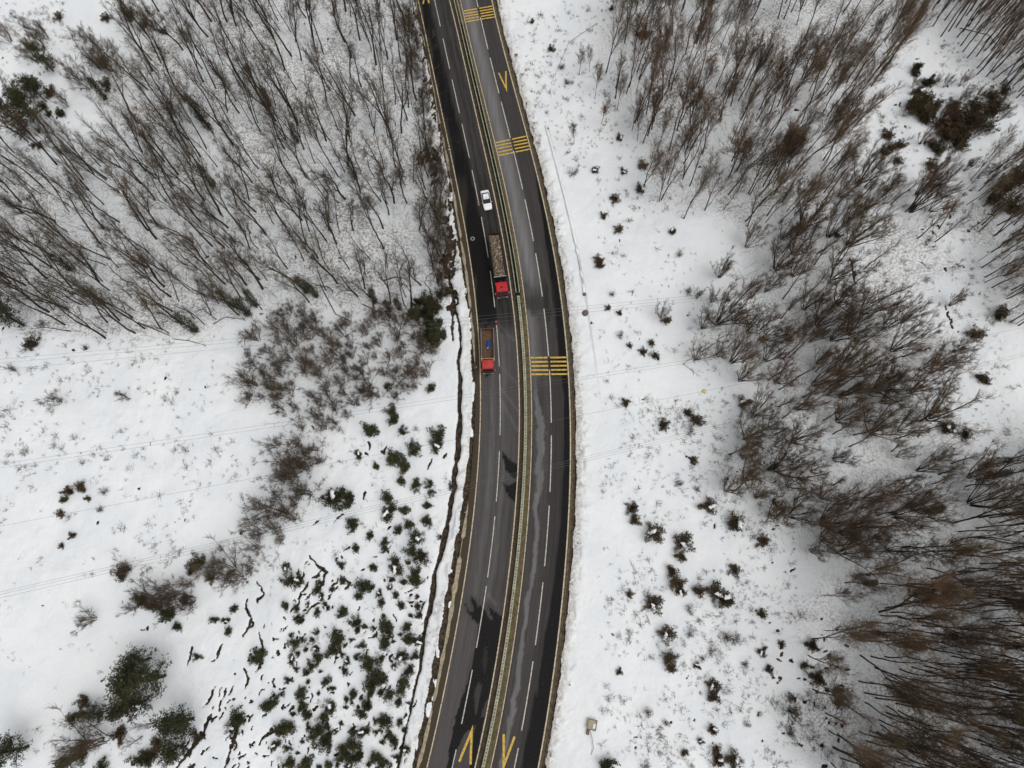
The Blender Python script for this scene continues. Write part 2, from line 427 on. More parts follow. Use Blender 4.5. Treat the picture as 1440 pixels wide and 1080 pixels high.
# ---------------------------------------------------------------- ground
def build_ground():
    def axis(kn, ext):
        core = np.concatenate([np.arange(a, b - st * .5, st) for (a, st), (b, _) in zip(kn[:-1], kn[1:])] + [[kn[-1][0]]])
        lo, hi, step = kn[0][0], kn[-1][0], kn[0][1]
        g = []; s = step; v = hi + step
        while v < ext: s *= 1.35; v += s; g.append(v)
        h = []; s = step; v = lo
        while v > -ext: s *= 1.35; v -= s; h.append(v)
        return np.concatenate([h[::-1], core, g])
    xs = axis([(-128, .36), (-78, .2), (34, .36), (128, .36)], 3500); ys = axis([(-44, .22), (40, .34), (142, .34)], 3500)
    X, Y = np.meshgrid(xs, ys)
    H = height(X, Y)
    px, py = to_px(X, Y)
    soil = np.zeros_like(X)
    x0i = xs[0]
    def region(pts, m):
        a = np.array([p[:2] for p in pts]); lo = a.min(0) - m; hi = a.max(0) + m
        i0, i1 = np.searchsorted(xs, [lo[0], hi[0]]); j0, j1 = np.searchsorted(ys, [lo[1], hi[1]])
        return slice(j0, j1), slice(i0, i1)
    for pts, w in STROKES:
        s = region(pts, w + 1.5)
        d, t = dist_poly(X[s] + .7 * (fbm(X[s] * 1.1, Y[s] * 1.1, 4, 3) - .5), Y[s] + .7 * (fbm(X[s] * 1.1, Y[s] * 1.1, 14, 3) - .5), pts)
        ww = w * (.35 + 1.1 * np.sin(np.pi * np.clip(t, .02, .98)) ** .5 * vnoise(X[s] * 1.3, Y[s] * 1.3, 8))
        v = 1 - sstep(ww * .5, ww * 1.2 + .14, d)
        if w > .7: v = np.clip(1.15 - d / (w * 1.5) + .7 * (fbm(X[s] * .8, Y[s] * .8, 15, 3) - .5), 0, .80)
        soil[s] = np.maximum(soil[s], v)
    s = region(DITCH, 3)
    d, t = dist_poly(X[s] + .5 * (fbm(X[s] * .5, Y[s] * .5, 41, 2) - .5), Y[s], DITCH)
    w = np.interp(t, np.linspace(0, 1, 24), DITCH_W) * (.4 + 1.3 * vnoise(X[s] * .7, Y[s] * .7, 43))
    ditch = 1 - sstep(w * .7, w * 1.15 + .1, d)
    soil[s] = np.maximum(soil[s], ditch)
    dd = np.zeros_like(X); dd[s] = 1 - sstep(w * .3, w * 1.5 + .2, d)
    H = H - .35 * sstep(.62, .95, soil) * sstep(.5, 2, corridor(X, Y)) - .4 * dd
    # bare bank beside the left shoulder
    edge = SOIL_L(Y) + .9 * (fbm(Y * .45, X * .45, 55, 3) - .5)
    bank = sstep(-.25, .25, X - edge) * (X < 0)
    bank = bank * (1 - .85 * sstep(.62, .72, fbm(X * .9, Y * .35, 77, 3)))
    soil = np.maximum(soil, np.where(np.abs(X - SOIL_L(Y)) < 12, bank, 0))
    # right verge edge
    rv = 1 - sstep(.05, .3, X - (R_OUT(Y) + .98 + .6 * (fbm(Y * .6, X * .6, 66, 4) - .5)))
    soil = np.maximum(soil, np.where((X > 0) | (Y > 100), rv * ((X > L_IN(Y))), 0))
    # dirt spattered on the snow next to the carriageway
    dr = X - (R_OUT(Y) + 1.1); dl = SOIL_L(Y) - X
    dirt = np.where(dr > 0, np.exp(-dr / .9) * .85 + .10 * np.exp(-dr / 5), 0) + np.where(dl > 0, np.exp(-dl / 1.2) * .35 + .10 * np.exp(-dl / 5), 0)
    # litter of twigs under the groves
    lit = np.zeros_like(X)
    rj = np.random.RandomState(9)
    jx = px + 60 * (fbm(X / 5, Y / 5, 31, 3) - .5); jy = py + 60 * (fbm(X / 5, Y / 5, 32, 3) - .5)
    for poly, wgt in ((GROVE_A, 1), (ZONE_B, .25), (GROVE_D, .9), (GROVE_G, .8), (GROVE_H, .6), (GROVE_I, 1), (GROVE_J, .8), (GROVE_E, 1)):
        acc = sum(in_poly(jx + rj.normal(0, 16), jy + rj.normal(0, 16), poly).astype(float) for _ in range(8)) / 8
        lit = np.maximum(lit, acc * wgt * (.35 + .75 * sstep(.38, .62, fbm(X / 7, Y / 7, 35, 3))))
    V = np.stack([X, Y, H], -1).reshape(-1, 3)
    ny, nx = X.shape
    idx = np.arange(nx * ny).reshape(ny, nx)
    F = np.stack([idx[:-1, :-1], idx[:-1, 1:], idx[1:, 1:], idx[1:, :-1]], -1).reshape(-1, 4)
    me = new_mesh("ground", V, F, snow_material(), smooth=True)
    for nm, a in (("soil", soil), ("dirt", dirt), ("litter", lit)):
        at = me.attributes.new(nm, 'FLOAT', 'POINT'); at.data.foreach_set("value", a.astype(np.float32).ravel())
    return tag(link("ground", me), kind="structure")

def snow_material():
    m, n, l, b = principled("snow_ground")
    tc = n.new("ShaderNodeTexCoord")
    def attr(nm):
        a = n.new("ShaderNodeAttribute"); a.attribute_name = nm; return a.outputs["Fac"]
    def noise(scale, det=3, dist=0.0):
        z = n.new("ShaderNodeTexNoise"); z.inputs["Scale"].default_value = scale; z.inputs["Detail"].default_value = det
        z.inputs["Distortion"].default_value = dist
        l.new(tc.outputs["Object"], z.inputs["Vector"]); return z.outputs["Fac"]
    def math_(op, a, c, clamp=False):
        q = n.new("ShaderNodeMath"); q.operation = op; q.use_clamp = clamp
        for i, v in enumerate((a, c)):
            if isinstance(v, (int, float)): q.inputs[i].default_value = v
            else: l.new(v, q.inputs[i])
        return q.outputs[0]
    def ramp(v, a, c):
        q = n.new("ShaderNodeMapRange"); q.interpolation_type = 'SMOOTHSTEP'
        q.inputs[1].default_value = a; q.inputs[2].default_value = c; l.new(v, q.inputs[0]); return q.outputs[0]
    def mix(f, a, c):
        q = n.new("ShaderNodeMix"); q.data_type = 'RGBA'
        if isinstance(f, float): q.inputs[0].default_value = f
        else: l.new(f, q.inputs[0])
        for i, v in ((6, a), (7, c)):
            if isinstance(v, tuple): q.inputs[i].default_value = (*v, 1)
            else: l.new(v, q.inputs[i])
        return q.outputs[2]
    snow = mix(ramp(noise(.12, 2), .35, .65), (.745, .775, .80), (.80, .815, .825))
    snow = mix(math_('MULTIPLY', ramp(noise(1.1, 5, .8), .58, .76), .09), snow, (.50, .50, .50))
    dirt_f = math_('MULTIPLY', attr("dirt"), ramp(noise(2.2, 5), .25, .7), True)
    snow = mix(dirt_f, snow, (.42, .36, .27))
    # leaf and twig litter showing through the snow of the groves
    lf = math_('MULTIPLY', attr("litter"), ramp(noise(2.3, 6, .5), .40, .68))
    snow = mix(math_('MULTIPLY', lf, .72), snow, (.22, .17, .12))
    soil_c = mix(ramp(noise(1.6, 5), .35, .7), (.014, .010, .0075), (.075, .053, .032))
    sm = ramp(math_('ADD', attr("soil"), math_('MULTIPLY', math_('SUBTRACT', noise(2.6, 5), .5), 1.25)), .44, .56)
    spots = ramp(noise(.8, 4, .6), .75, .775)
    sm = math_('MAXIMUM', sm, math_('MULTIPLY', spots, .85))
    col = mix(sm, snow, soil_c)
    l.new(col, b.inputs["Base Color"])
    b.inputs["Roughness"].default_value = .75
    b.inputs["Specular IOR Level"].default_value = .2
    h = math_('ADD', math_('MULTIPLY', noise(.55, 3), 1.0), math_('MULTIPLY', noise(2.4, 4), .28))
    h = math_('SUBTRACT', h, math_('MULTIPLY', sm, .25))
    bp = n.new("ShaderNodeBump"); bp.inputs["Strength"].default_value = .5; bp.inputs["Distance"].default_value = .6
    l.new(h, bp.inputs["Height"]); l.new(bp.outputs[0], b.inputs["Normal"])
    return m

# zones of the woods, as outlines of where the trunks stand (photo pixels, laid on the ground)
GROVE_A = [(40,445),(120,482),(275,465),(350,440),(420,430),(560,445),(630,420),(638,340),(634,258),(612,140),(588,-40),(230,-40),(190,70),(150,90),(130,140),(165,205),(60,225),(-60,240),(-80,420)]
ZONE_B = [(345,490),(395,440),(560,448),(622,470),(612,520),(590,545),(520,580),(470,610),(400,600),(350,560)]
GROVE_D = [(885,-60),(868,30),(850,100),(885,190),(930,235),(900,265),(960,310),(1005,290),(1060,330),(1130,300),(1200,235),(1215,140),(1280,60),(1300,-60)]
GROVE_G = [(1040,350),(1120,310),(1200,250),(1290,265),(1325,330),(1300,420),(1350,480),(1330,530),(1260,560),(1120,560),(1030,520),(1000,440),(1020,395)]
GROVE_H = [(1045,570),(1180,545),(1270,560),(1340,600),(1390,690),(1320,740),(1250,780),(1150,790),(1090,740),(1020,640)]
GROVE_I = [(1140,830),(1200,800),(1300,745),(1380,690),(1420,600),(1600,540),(1640,1200),(1160,1200),(1140,1000),(1125,890)]
GROVE_J = [(1350,250),(1420,215),(1600,200),(1600,480),(1430,470),(1385,400),(1355,320)]
GROVE_E = [(1296,-60),(1312,40),(1360,95),(1405,130),(1460,160),(1620,150),(1620,-80)]
DEEP_I = [(1210,860),(1290,800),(1370,720),(1430,620),(1600,560),(1640,1200),(1190,1200),(1175,1020)]

build_ground()

# ---------------------------------------------------------------- road
def strip(name, fa, fb, z, m, ys, nx=1, kind="structure", cols=False):
    A, B = fa(ys), fb(ys)
    t = np.linspace(0, 1, nx + 1)
    X = A[:, None] + (B - A)[:, None] * t[None]
    Y = np.repeat(ys[:, None], nx + 1, 1)
    Z = np.broadcast_to(z, X.shape) if np.ndim(z) == 0 else z
    V = np.stack([X, Y, Z], -1).reshape(-1, 3)
    idx = np.arange(X.size).reshape(X.shape)
    F = np.stack([idx[:-1, :-1], idx[:-1, 1:], idx[1:, 1:], idx[1:, :-1]], -1).reshape(-1, 4)
    me = new_mesh(name, V, F, m)
    return me, X, Y

def fbmx(u, v, seed): return fbm(u, v, seed, 3)

def asphalt_material():
    m, n, l, b = principled("asphalt")
    def attr(nm):
        a = n.new("ShaderNodeAttribute"); a.attribute_name = nm; return a
    uv = attr("lane").outputs["Vector"]
    mp = n.new("ShaderNodeMapping"); mp.inputs["Scale"].default_value = (2.6, .07, 1); l.new(uv, mp.inputs[0])
    st = n.new("ShaderNodeTexNoise"); st.inputs["Scale"].default_value = 1; st.inputs["Detail"].default_value = 4; l.new(mp.outputs[0], st.inputs["Vector"])
    g = n.new("ShaderNodeTexNoise"); g.inputs["Scale"].default_value = .55; g.inputs["Detail"].default_value = 6; l.new(uv, g.inputs["Vector"])
    f = n.new("ShaderNodeTexNoise"); f.inputs["Scale"].default_value = 14; f.inputs["Detail"].default_value = 2; l.new(uv, f.inputs["Vector"])
    def mix(fac, a, c, blend='MIX'):
        q = n.new("ShaderNodeMix"); q.data_type = 'RGBA'; q.blend_type = blend
        if isinstance(fac, float): q.inputs[0].default_value = fac
        else: l.new(fac, q.inputs[0])
        for i, v in ((6, a), (7, c)):
            if isinstance(v, tuple): q.inputs[i].default_value = (*v, 1)
            else: l.new(v, q.inputs[i])
        return q.outputs[2]
    def rng(v, a, c, o0=0., o1=1.):
        q = n.new("ShaderNodeMapRange"); q.inputs[1].default_value = a; q.inputs[2].default_value = c
        q.inputs[3].default_value = o0; q.inputs[4].default_value = o1; l.new(v, q.inputs[0]); return q.outputs[0]
    dry = mix(rng(st.outputs["Fac"], .3, .7), (.056, .050, .049), (.098, .090, .086))
    dry = mix(rng(g.outputs["Fac"], .3, .7, 0, .45), dry, (.060, .054, .052))
    salt = mix(attr("salt").outputs["Fac"], dry, (.24, .235, .235))
    dirt = mix(attr("dust").outputs["Fac"], salt, (.062, .048, .030))
    wet = mix(attr("wet").outputs["Fac"], dirt, (.0070, .0062, .0064))
    f2 = n.new("ShaderNodeTexNoise"); f2.inputs["Scale"].default_value = 3.2; f2.inputs["Detail"].default_value = 5; l.new(uv, f2.inputs["Vector"])
    wet = mix(rng(f2.outputs["Fac"],   .52, .75, 0, .12), wet, (.13, .125, .12))
    fin = mix(rng(f.outputs["Fac"], .3, .7, 0, .25), wet, (.02, .02, .02))
    l.new(fin, b.inputs["Base Color"])
    rr = n.new("ShaderNodeMapRange"); rr.inputs[3].default_value = .85; rr.inputs[4].default_value = .55
    l.new(attr("wet").outputs["Fac"], rr.inputs[0]); l.new(rr.outputs[0], b.inputs["Roughness"])
    b.inputs["Specular IOR Level"].default_value = .08
    return m

def build_road():
    ys = np.concatenate([np.arange(Y0, 150, .35), np.arange(150, Y1, 3.0)])
    me, X, Y = strip("road", GUT, lambda y: R_OUT(y) + .45, 0.0, asphalt_material(), ys, 96)
    px, py = to_px(X, Y)
    wx = px + 5 * (fbm(X * 2.2, Y * .35, 91) - .5); wy = py + 22 * (fbm(X * 1.5, Y * .5, 92) - .5)
    lo, ld, li = L_OUT(Y), L_DASH(Y), L_IN(Y)
    ri, rd, ro = R_IN(Y), R_DASH(Y), R_OUT(Y)
    tl = (X - lo) / (li - lo)          # 0..1 across left carriageway
    tr = (X - ri) / (ro - ri)
    left = (tl > -.02) & (tl < 1.02); right = (tr > -.02) & (tr < 1.02)
    n1 = fbm(X * 1.1, Y * .09, 61)     # streaks along the road
    n2 = fbm(X * 2.5, Y * .18, 62)
    n3 = fbm(X * .5, Y * .3, 63)
    tlw = tl + .14 * (n1 - .5) + .08 * (n2 - .5) + .08 * (n3 - .5)
    trw = tr + .10 * (n1 - .5) + .06 * (n2 - .5) + .05 * (n3 - .5)
    wet = np.zeros_like(X); salt = np.zeros_like(X); dust = np.zeros_like(X)
    up = 1 - sstep(440, 480, wy)
    wet += left * up * ((.48 + .5 * n1) * sstep(-.04, .10, tlw) * (1 - sstep(np.interp(py, [0, 120, 260, 450], [.20, .28, .38, .46]), np.interp(py, [0, 120, 260, 450], [.46, .52, .58, .62]), tlw)))
    wet += left * up * (.28 + .30 * np.exp(-((tlw - .68) / .05) ** 2) + .30 * np.exp(-((tlw - .86) / .05) ** 2) + sstep(180, 330, py) * .22)
    mid = sstep(440, 480, wy) * (1 - sstep(830, 850, wy))
    wet += left * mid * (.16 * n2 + .25 * np.exp(-((tlw - .92) / .07) ** 2) * sstep(690, 720, py) + .22 * np.exp(-((tlw - .72) / .05) ** 2) * sstep(700, 720, py))
    # spiky wet patches and one small dark patch on the left carriageway
    sx = px + 3 * (fbm(X * 3, Y * 1.2, 71) - .5); sy = py + 6 * (fbm(X * 3, Y * 1.2, 72) - .5)
    for poly in ([(706,636),(714,643),(727.5,655),(732,672),(720,672),(712,661),(708,650)],
                 [(706,678),(716,683),(730,674),(728,712),(722,706),(714,696)],
                 [(661,836),(667,842),(672,851),(680,854),(688,867),(697,884),(690,866),(687,851),(694,857),(706,868),(712,868),(700,960),(692,990),(680,1016),(668,1080),(660,1090),(664,1050),(668,1020),(655,1030),(640,1060),(636,1095),(627,1085),(633,1045),(642,1003),(658,958),(663,936),(668,911),(673,876),(663,871),(655,855),(652,846),(660,858),(667,862)],
                 [(683,526),(693,521),(687,527),(684,532)]):  # the small dark patch at the empty lorry's front
        wet = np.maximum(wet, left * .97 * in_poly(sx, sy, poly))
    for poly, v in (([(667,980),(672,960),(677,962),(672,1000),(668,1010)], .35), ([(676,1010),(683,985),(690,980),(684,1008)], .25), ([(678,930),(683,905),(686,925),(681,950)], .7)):
        wet = np.where(in_poly(sx, sy, poly) & left, np.minimum(wet, v), wet)
    # right carriageway
    blk = np.interp(py, [0, 150, 240, 330, 430, 500, 560, 640, 800, 900, 1080], [1.02, 1.0, .95, .86, .78, .76, .86, .84, .80, .70, .66])
    wet = np.maximum(wet, right * (.78 + .25 * n1) * sstep(blk - .05, blk + .05, trw) * (1 - .6 * sstep(.955, .99, tr) * (py < 700)))
    wet += right * sstep(.42, .56, trw) * .28
    patch = sstep(380, 410, wy) * (1 - sstep(428, 440, wy - (px - 740) * .4))
    wet += right * patch * .35 * (trw < .7)
    wet += right * sstep(500, 505, py) * .12
    bleach = right * (1 - sstep(395, 430, wy)) * (np.exp(-((trw - .22) / .16) ** 2) * .55 + .22 * (trw < .5))
    salt += bleach * (.6 + .6 * n2)
    salt += right * sstep(432, 445, wy - (px - 740) * .4) * (1 - sstep(500, 560, py)) * np.exp(-((trw - .1) / .14) ** 2) * .5
    cx = np.interp(py, [540,575,600,627,637,653,673,691,712,731,765,790,822,847,872,897,935,965,985,998,1018,1030,1080],
                       [752,757,762,760,761,759,760,758,754,756,755,752,747,741,739,735,731,728,721,723,717,715,705])
    sw = np.interp(py, [530, 560, 620, 700, 720, 760, 900, 1000, 1080], [3, 4, 5, 5, 3.0, 3.5, 3.0, 4, 3])
    q = (px - cx) / sw + 1.6 * (fbm(X * .9, Y * .5, 81) - .5) + .9 * (fbm(X * 3, Y * 1.6, 82) - .5)
    salt += right * sstep(520, 570, py) * .62 * (sstep(-1.35, -.7, q) * (1 - sstep(.5, 1.0, q))) * (.75 + .5 * n2)
    # scuffed light streaks across the left carriageway below the lorries
    for a, b2, c in (((698,452),(722,478),.25), ((704,545),(730,580),.22), ((703,560),(728,606),.20), ((704,515),(728,540),.18), ((686,835),(697,850),.3), ((690,860),(697,880),.35)):
        d, _ = dist_poly(px, py, [a, b2]); salt += left * c * np.exp(-(d / 1.6) ** 2)
    salt += left * mid * .36 * (np.exp(-((tlw - .30) / .06) ** 2) + np.exp(-((tlw - .62) / .05) ** 2) + .55) * n2 * (1 - sstep(.75, .9, tlw) * .6)
    salt += left * sstep(840, 880, py) * .10 * (tlw < .4)
    # dust near the edges and on the shoulder
    dust = np.maximum(dust, (tl < 0) * .9); dust = np.maximum(dust, (tr > 1.0) * .9)
    dust = np.maximum(dust, left * (1 - sstep(.0, .05, tl)) * .5)
    dl_ = np.exp(-((tlw - .0) / .12) ** 2) * sstep(230, 262, py) * (1 - sstep(300, 330, py)); dust = np.maximum(dust, left * 1.0 * (1 - sstep(.15, .6, tlw)) * sstep(225, 265, wy) * (1 - sstep(285, 325, wy)) * (.35 + .65 * n2))
    wet = wet * (1 - .55 * np.clip(dust * 1.3 - .25, 0, 1))
    for r0 in (515, 205, 20): wet += right * .38 * (np.abs(py - (r0 + (1 - tr) * (0 if r0 == 515 else 9) - (0 if r0 == 515 else 4))) < (13 if r0 == 515 else 10)) * (tr > .5)
    for nm, a in (("wet", np.clip(wet, 0, 1)), ("salt", np.clip(salt, 0, 1)), ("dust", np.clip(dust, 0, 1))):
        at = me.attributes.new(nm, 'FLOAT', 'POINT'); at.data.foreach_set("value", a.astype(np.float32).ravel())
    at = me.attributes.new("lane", 'FLOAT_VECTOR', 'POINT')
    at.data.foreach_set("vector", np.stack([X - L_IN(Y), Y, np.zeros_like(X)], -1).astype(np.float32).ravel())
    tag(link("road", me), kind="structure")
build_road()

def paint(name, col, wear=.35, worncol=(.10, .09, .08)):
    m, n, l, b = principled(name)
    tc = n.new("ShaderNodeTexCoord"); z = n.new("ShaderNodeTexNoise"); z.inputs["Scale"].default_value = 2.3; z.inputs["Detail"].default_value = 5
    l.new(tc.outputs["Object"], z.inputs["Vector"])
    q = n.new("ShaderNodeMapRange"); q.inputs[1].default_value = .46; q.inputs[2].default_value = .64; q.inputs[4].default_value = wear
    l.new(z.outputs["Fac"], q.inputs[0])
    mx = n.new("ShaderNodeMix"); mx.data_type = 'RGBA'; mx.inputs[6].default_value = (*col, 1); mx.inputs[7].default_value = (*worncol, 1)
    l.new(q.outputs[0], mx.inputs[0]); l.new(mx.outputs[2], b.inputs["Base Color"]); b.inputs["Roughness"].default_value = .7
    return m
PM = paint("cream_line", (.56, .47, .33), .6); PW = paint("white_line", (.52, .49, .42), .5)
PWL = paint("worn_white_line", (.34, .32, .29), .8); PY = paint("yellow_line", (.60, .39, .055), .6); PYD = paint("dusty_yellow_line", (.56, .37, .075), .55)

def line_obj(name, f, hw, m, y0=Y0, y1=Y1, z=.006):
    ys = np.concatenate([np.arange(y0, min(150, y1), .8), np.arange(150, y1, 4)]) if y1 > 150 else np.linspace(y0, y1, max(2, int((y1 - y0) / .8)))
    me, _, _ = strip(name, lambda y: f(y) - hw, lambda y: f(y) + hw, z, m, ys)
    return tag(link(name, me), kind="structure")
line_obj("edge_line", L_OUT, .10, PM); line_obj("edge_line", L_IN, .11, PM)
line_obj("edge_line", R_IN, .085, PM); line_obj("edge_line", R_OUT, .12, PM)

def pyY(py, f):
    """world y where curve f crosses photo row py"""
    y = 0.0
    for _ in range(30):
        _, q = to_px(f(y), y); q2 = to_px(f(y + .1), y + .1)[1]
        y += (py - float(q)) / ((float(q2) - float(q)) / .1)
    return y

def dashes(name, f, rows, hw, m):
    V, F = [], []
    for a, b in rows:
        yb, ya = pyY(a, f), pyY(b, f)
        ys = np.linspace(ya, yb, 5)
        o = len(V)
        for y in ys: V += [(float(f(y)) - hw, y, .006), (float(f(y)) + hw, y, .006)]
        F += [(o + 2 * i, o + 2 * i + 1, o + 2 * i + 3, o + 2 * i + 2) for i in range(4)]
    tag(link(name, new_mesh(name, V, F, m)), kind="structure")
dashes("lane_dash", L_DASH, [(-60,-18),(-10,37),(54,97),(112,159),(174,222),(239,289),(305,362),(381,432),(457,515),(526,612),(634,705),(726,812)], .085, PW)
dashes("lane_dash", L_DASH, [(824,911),(942,1018),(1054,1120)], .09, PW)
dashes("lane_dash", R_DASH, [(-40,10),(24,69),(81,131),(143,193.5),(212,266),(280,339),(356,417),(434,501.5),(520,594.5),(612,692),(711,796),(819,907),(930,1027.5),(1052,1130)], .10, PW)

def flat_poly(V, F, pts_px, z=.010):
    o = len(V); V += [tuple(P(a, b)[:2]) + (z,) for a, b in pts_px]; F.append(tuple(range(o, o + len(pts_px))))

def bars(rows_in, rows_out, m_in, m_out):
    """five painted bars across each lane: photo rows on the inner and outer edge lines"""
    for m, side in ((m_in, 0), (m_out, 1)):
        V, F = [], []
        for a, b in zip(rows_in, rows_out):
            ya, yb = pyY(a, R_IN), pyY(b, R_OUT)
            A = np.array([float(R_IN(ya)) + .17, ya]); B = np.array([float(R_OUT(yb)) - .20, yb])
            d = B - A
            s, e = (A, A + d * .475) if side == 0 else (A + d * .545, B)
            nrm = np.array([-d[1], d[0]]) / np.hypot(*d) * .17
            o = len(V)
            V += [tuple(q) + (.010,) for q in (s - nrm, e - nrm, e + nrm, s + nrm)]; F.append((o, o + 1, o + 2, o + 3))
        tag(link("rumble_bars", new_mesh("rumble_bars", V, F, m)), kind="structure")
bars([503.1,508.9,514.7,520.5,526.4], [502.6,508.4,514.2,520.0,526.0], PY, PY)
bars([200.8,205.2,209.2,214.1,218.6], [191.5,196.1,200.6,205.1,209.7], PYD, PY)
bars([15.6,19.4,23.1,26.9,30.6], [8.5,12.3,16,20,23.8], PYD, PY)

def chevron(a, apex, c, hw):
    V, F = [], []
    A, B, C = (P(*p)[:2] for p in (a, apex, c))
    def leg(s, e):
        d = (e - s) / np.hypot(*(e - s)); nr = np.array([-d[1], d[0]]) * hw
        return d, nr
    d1, n1 = leg(A, B); d2, n2 = leg(C, B)
    def meet(p, d, q, e):
        k = np.cross(d, e); t = np.cross(q - p, e) / k; return p + d * t
    cen = (A + C) / 2
    def pick(nr, s): return nr if np.dot(nr, cen - s) > 0 else -nr
    i1, i2 = pick(n1, A), pick(n2, C)
    inner = meet(A + i1, d1, C + i2, d2); outer = meet(A - i1, d1, C - i2, d2)
    if np.hypot(*(outer - B)) > 5 * hw: outer = B + (outer - B) / np.hypot(*(outer - B)) * 5 * hw
    V = [tuple(q) + (.010,) for q in (A - i1, A + i1, inner, outer, C + i2, C - i2)]
    me = new_mesh("yellow_arrow", V, [(0, 1, 2, 3), (3, 2, 4, 5)], PY)
    tag(link("yellow_arrow", me), kind="structure")
chevron((701.3,102.5), (712,125), (711.3,100), .17)
chevron((708.3,1032.5), (708.3,1077.5), (723.7,1035.8), .20)
chevron((645.8,1071), (663.3,1027.5), (661.7,1075), .20)
chevron((595,5.6), (599,-19), (603.2,4.4), .17)

# kerbed median, gutter and verge
def soil_mat(name, a, c, scale=1.4):
    m, n, l, b = principled(name)
    tc = n.new("ShaderNodeTexCoord"); z = n.new("ShaderNodeTexNoise"); z.inputs["Scale"].default_value = scale; z.inputs["Detail"].default_value = 6
    l.new(tc.outputs["Object"], z.inputs["Vector"])
    cr = n.new("ShaderNodeMapRange"); cr.inputs[1].default_value = .32; cr.inputs[2].default_value = .68; l.new(z.outputs["Fac"], cr.inputs[0])
    mx = n.new("ShaderNodeMix"); mx.data_type = 'RGBA'; mx.inputs[6].default_value = (*a, 1); mx.inputs[7].default_value = (*c, 1)
    l.new(cr.outputs[0], mx.inputs[0]); l.new(mx.outputs[2], b.inputs["Base Color"]); b.inputs["Roughness"].default_value = .95
    bp = n.new("ShaderNodeBump"); bp.inputs["Strength"].default_value = .6; bp.inputs["Distance"].default_value = .1
    l.new(z.outputs["Fac"], bp.inputs["Height"]); l.new(bp.outputs[0], b.inputs["Normal"])
    return m
MS_DARK = soil_mat("median_soil_dark", (.030, .021, .012), (.070, .050, .028))
MS_OLIVE = soil_mat("median_soil_olive", (.065, .050, .024), (.145, .115, .058))
VERGE = soil_mat("verge_soil", (.050, .038, .022), (.135, .105, .064))
KERB = soil_mat("kerb_stone", (.10, .085, .06), (.20, .17, .12), 3)
GUTTER = soil_mat("gutter_concrete", (.22, .18, .12), (.42, .36, .26), 2)

MED = lambda y: L_IN(y) + (R_IN(y) - L_IN(y)) * np.interp(y, [-30, 45, 80, 132], [.50, .50, .52, .53])
ysM = np.concatenate([np.arange(Y0, 150, .6), np.arange(150, Y1, 4)])
def slab(name, fa, fb, z, m):
    a, b = fa(ysM), fb(ysM); n = len(ysM)
    V = np.concatenate([np.stack([q, ysM, np.full(n, zz)], 1) for q, zz in ((a, -.1), (a, z), (b, z), (b, -.1))])
    i = np.arange(n - 1)
    F = np.concatenate([np.stack([i + k * n, i + (k + 1) * n, i + 1 + (k + 1) * n, i + 1 + k * n], 1) for k in range(3)])
    return tag(link(name, new_mesh(name, V, F, m)), kind="structure")
slab("median_bed", lambda y: L_IN(y) + .22, lambda y: MED(y), .09, MS_DARK)
slab("median_bed", lambda y: MED(y), lambda y: R_IN(y) - .16, .09, MS_OLIVE)
slab("verge", lambda y: R_OUT(y) + .20, lambda y: R_OUT(y) + .66, .03, VERGE)
slab("kerb", lambda y: R_OUT(y) + .66, lambda y: R_OUT(y) + .80, .13, MS_DARK)
slab("verge", lambda y: R_OUT(y) + .80, lambda y: R_OUT(y) + .92 + .2 * (fbm(y * .7, y * 0, 5, 3) - .5), .05, VERGE)

def gutter():
    ys = np.arange(-60, 150, .4)
    px, py = to_px(GUT(ys), ys)
    w = np.interp(py, [-50, 150, 185, 280, 300, 360, 400, 470, 512, 520, 705, 716, 780, 820, 960, 1000, 1080, 1200],
                      [.12, .12, .25, .25, .18, .28, .26, .22, .18, .0, .0, .16, .40, .36, .30, .24, .34, .34])
    w = w * (.25 + 1.5 * fbm(ys * .5, ys * 0, 7, 3))
    w[fbm(ys * .35, ys * 0 + 9, 19, 2) < .30] *= .15
    c = GUT(ys) + .25 * (fbm(ys * .25, ys * 0, 12, 2) - .5)
    V = np.concatenate([np.stack([c + s * w, ys, np.full(len(ys), z)], 1) for s, z in ((-1, .02), (-.8, .11), (.8, .10), (1, -.02))])
    n = len(ys); i = np.arange(n - 1)
    F = np.concatenate([np.stack([i + k * n, i + (k + 1) * n, i + 1 + (k + 1) * n, i + 1 + k * n], 1) for k in range(3)])
    tag(link("gutter", new_mesh("gutter", V, F, GUTTER)), kind="structure")
gutter()

# ---------------------------------------------------------------- median barrier, rails, wall
BAR_TOP = pyY(415, MED)      # the concrete barrier runs below this row, the twin rails above it
def barrier():
    ys = np.arange(Y0, BAR_TOP, .57)
    t = empty("median_barrier", (float(MED(-20)), -20, .09), "long pale concrete median barrier dotted with dark sockets, between the carriageways", "barrier")
    b = MB()
    prof = [(-.31, .0), (-.30, .18), (-.27, .62), (.27, .62), (.30, .18), (.31, .0)]
    secs = []
    for y in ys: secs.append([(float(MED(y)) + a - t.location.x, y - t.location.y, c) for a, c in prof])
    b.loft(secs); b.build("barrier_body", mat("lichen_concrete", (.33, .325, .24), .9, .3, 1.1), t)
    d = MB()
    for y in ys[1:-1]:
        x = float(MED(y)) - t.location.x
        d.box(x - .085, x + .085, y - t.location.y - .10, y - t.location.y + .10, .60, .66)
    o = d.build("socket", M["chassis"], t); o["kind"] = "stuff"
barrier()
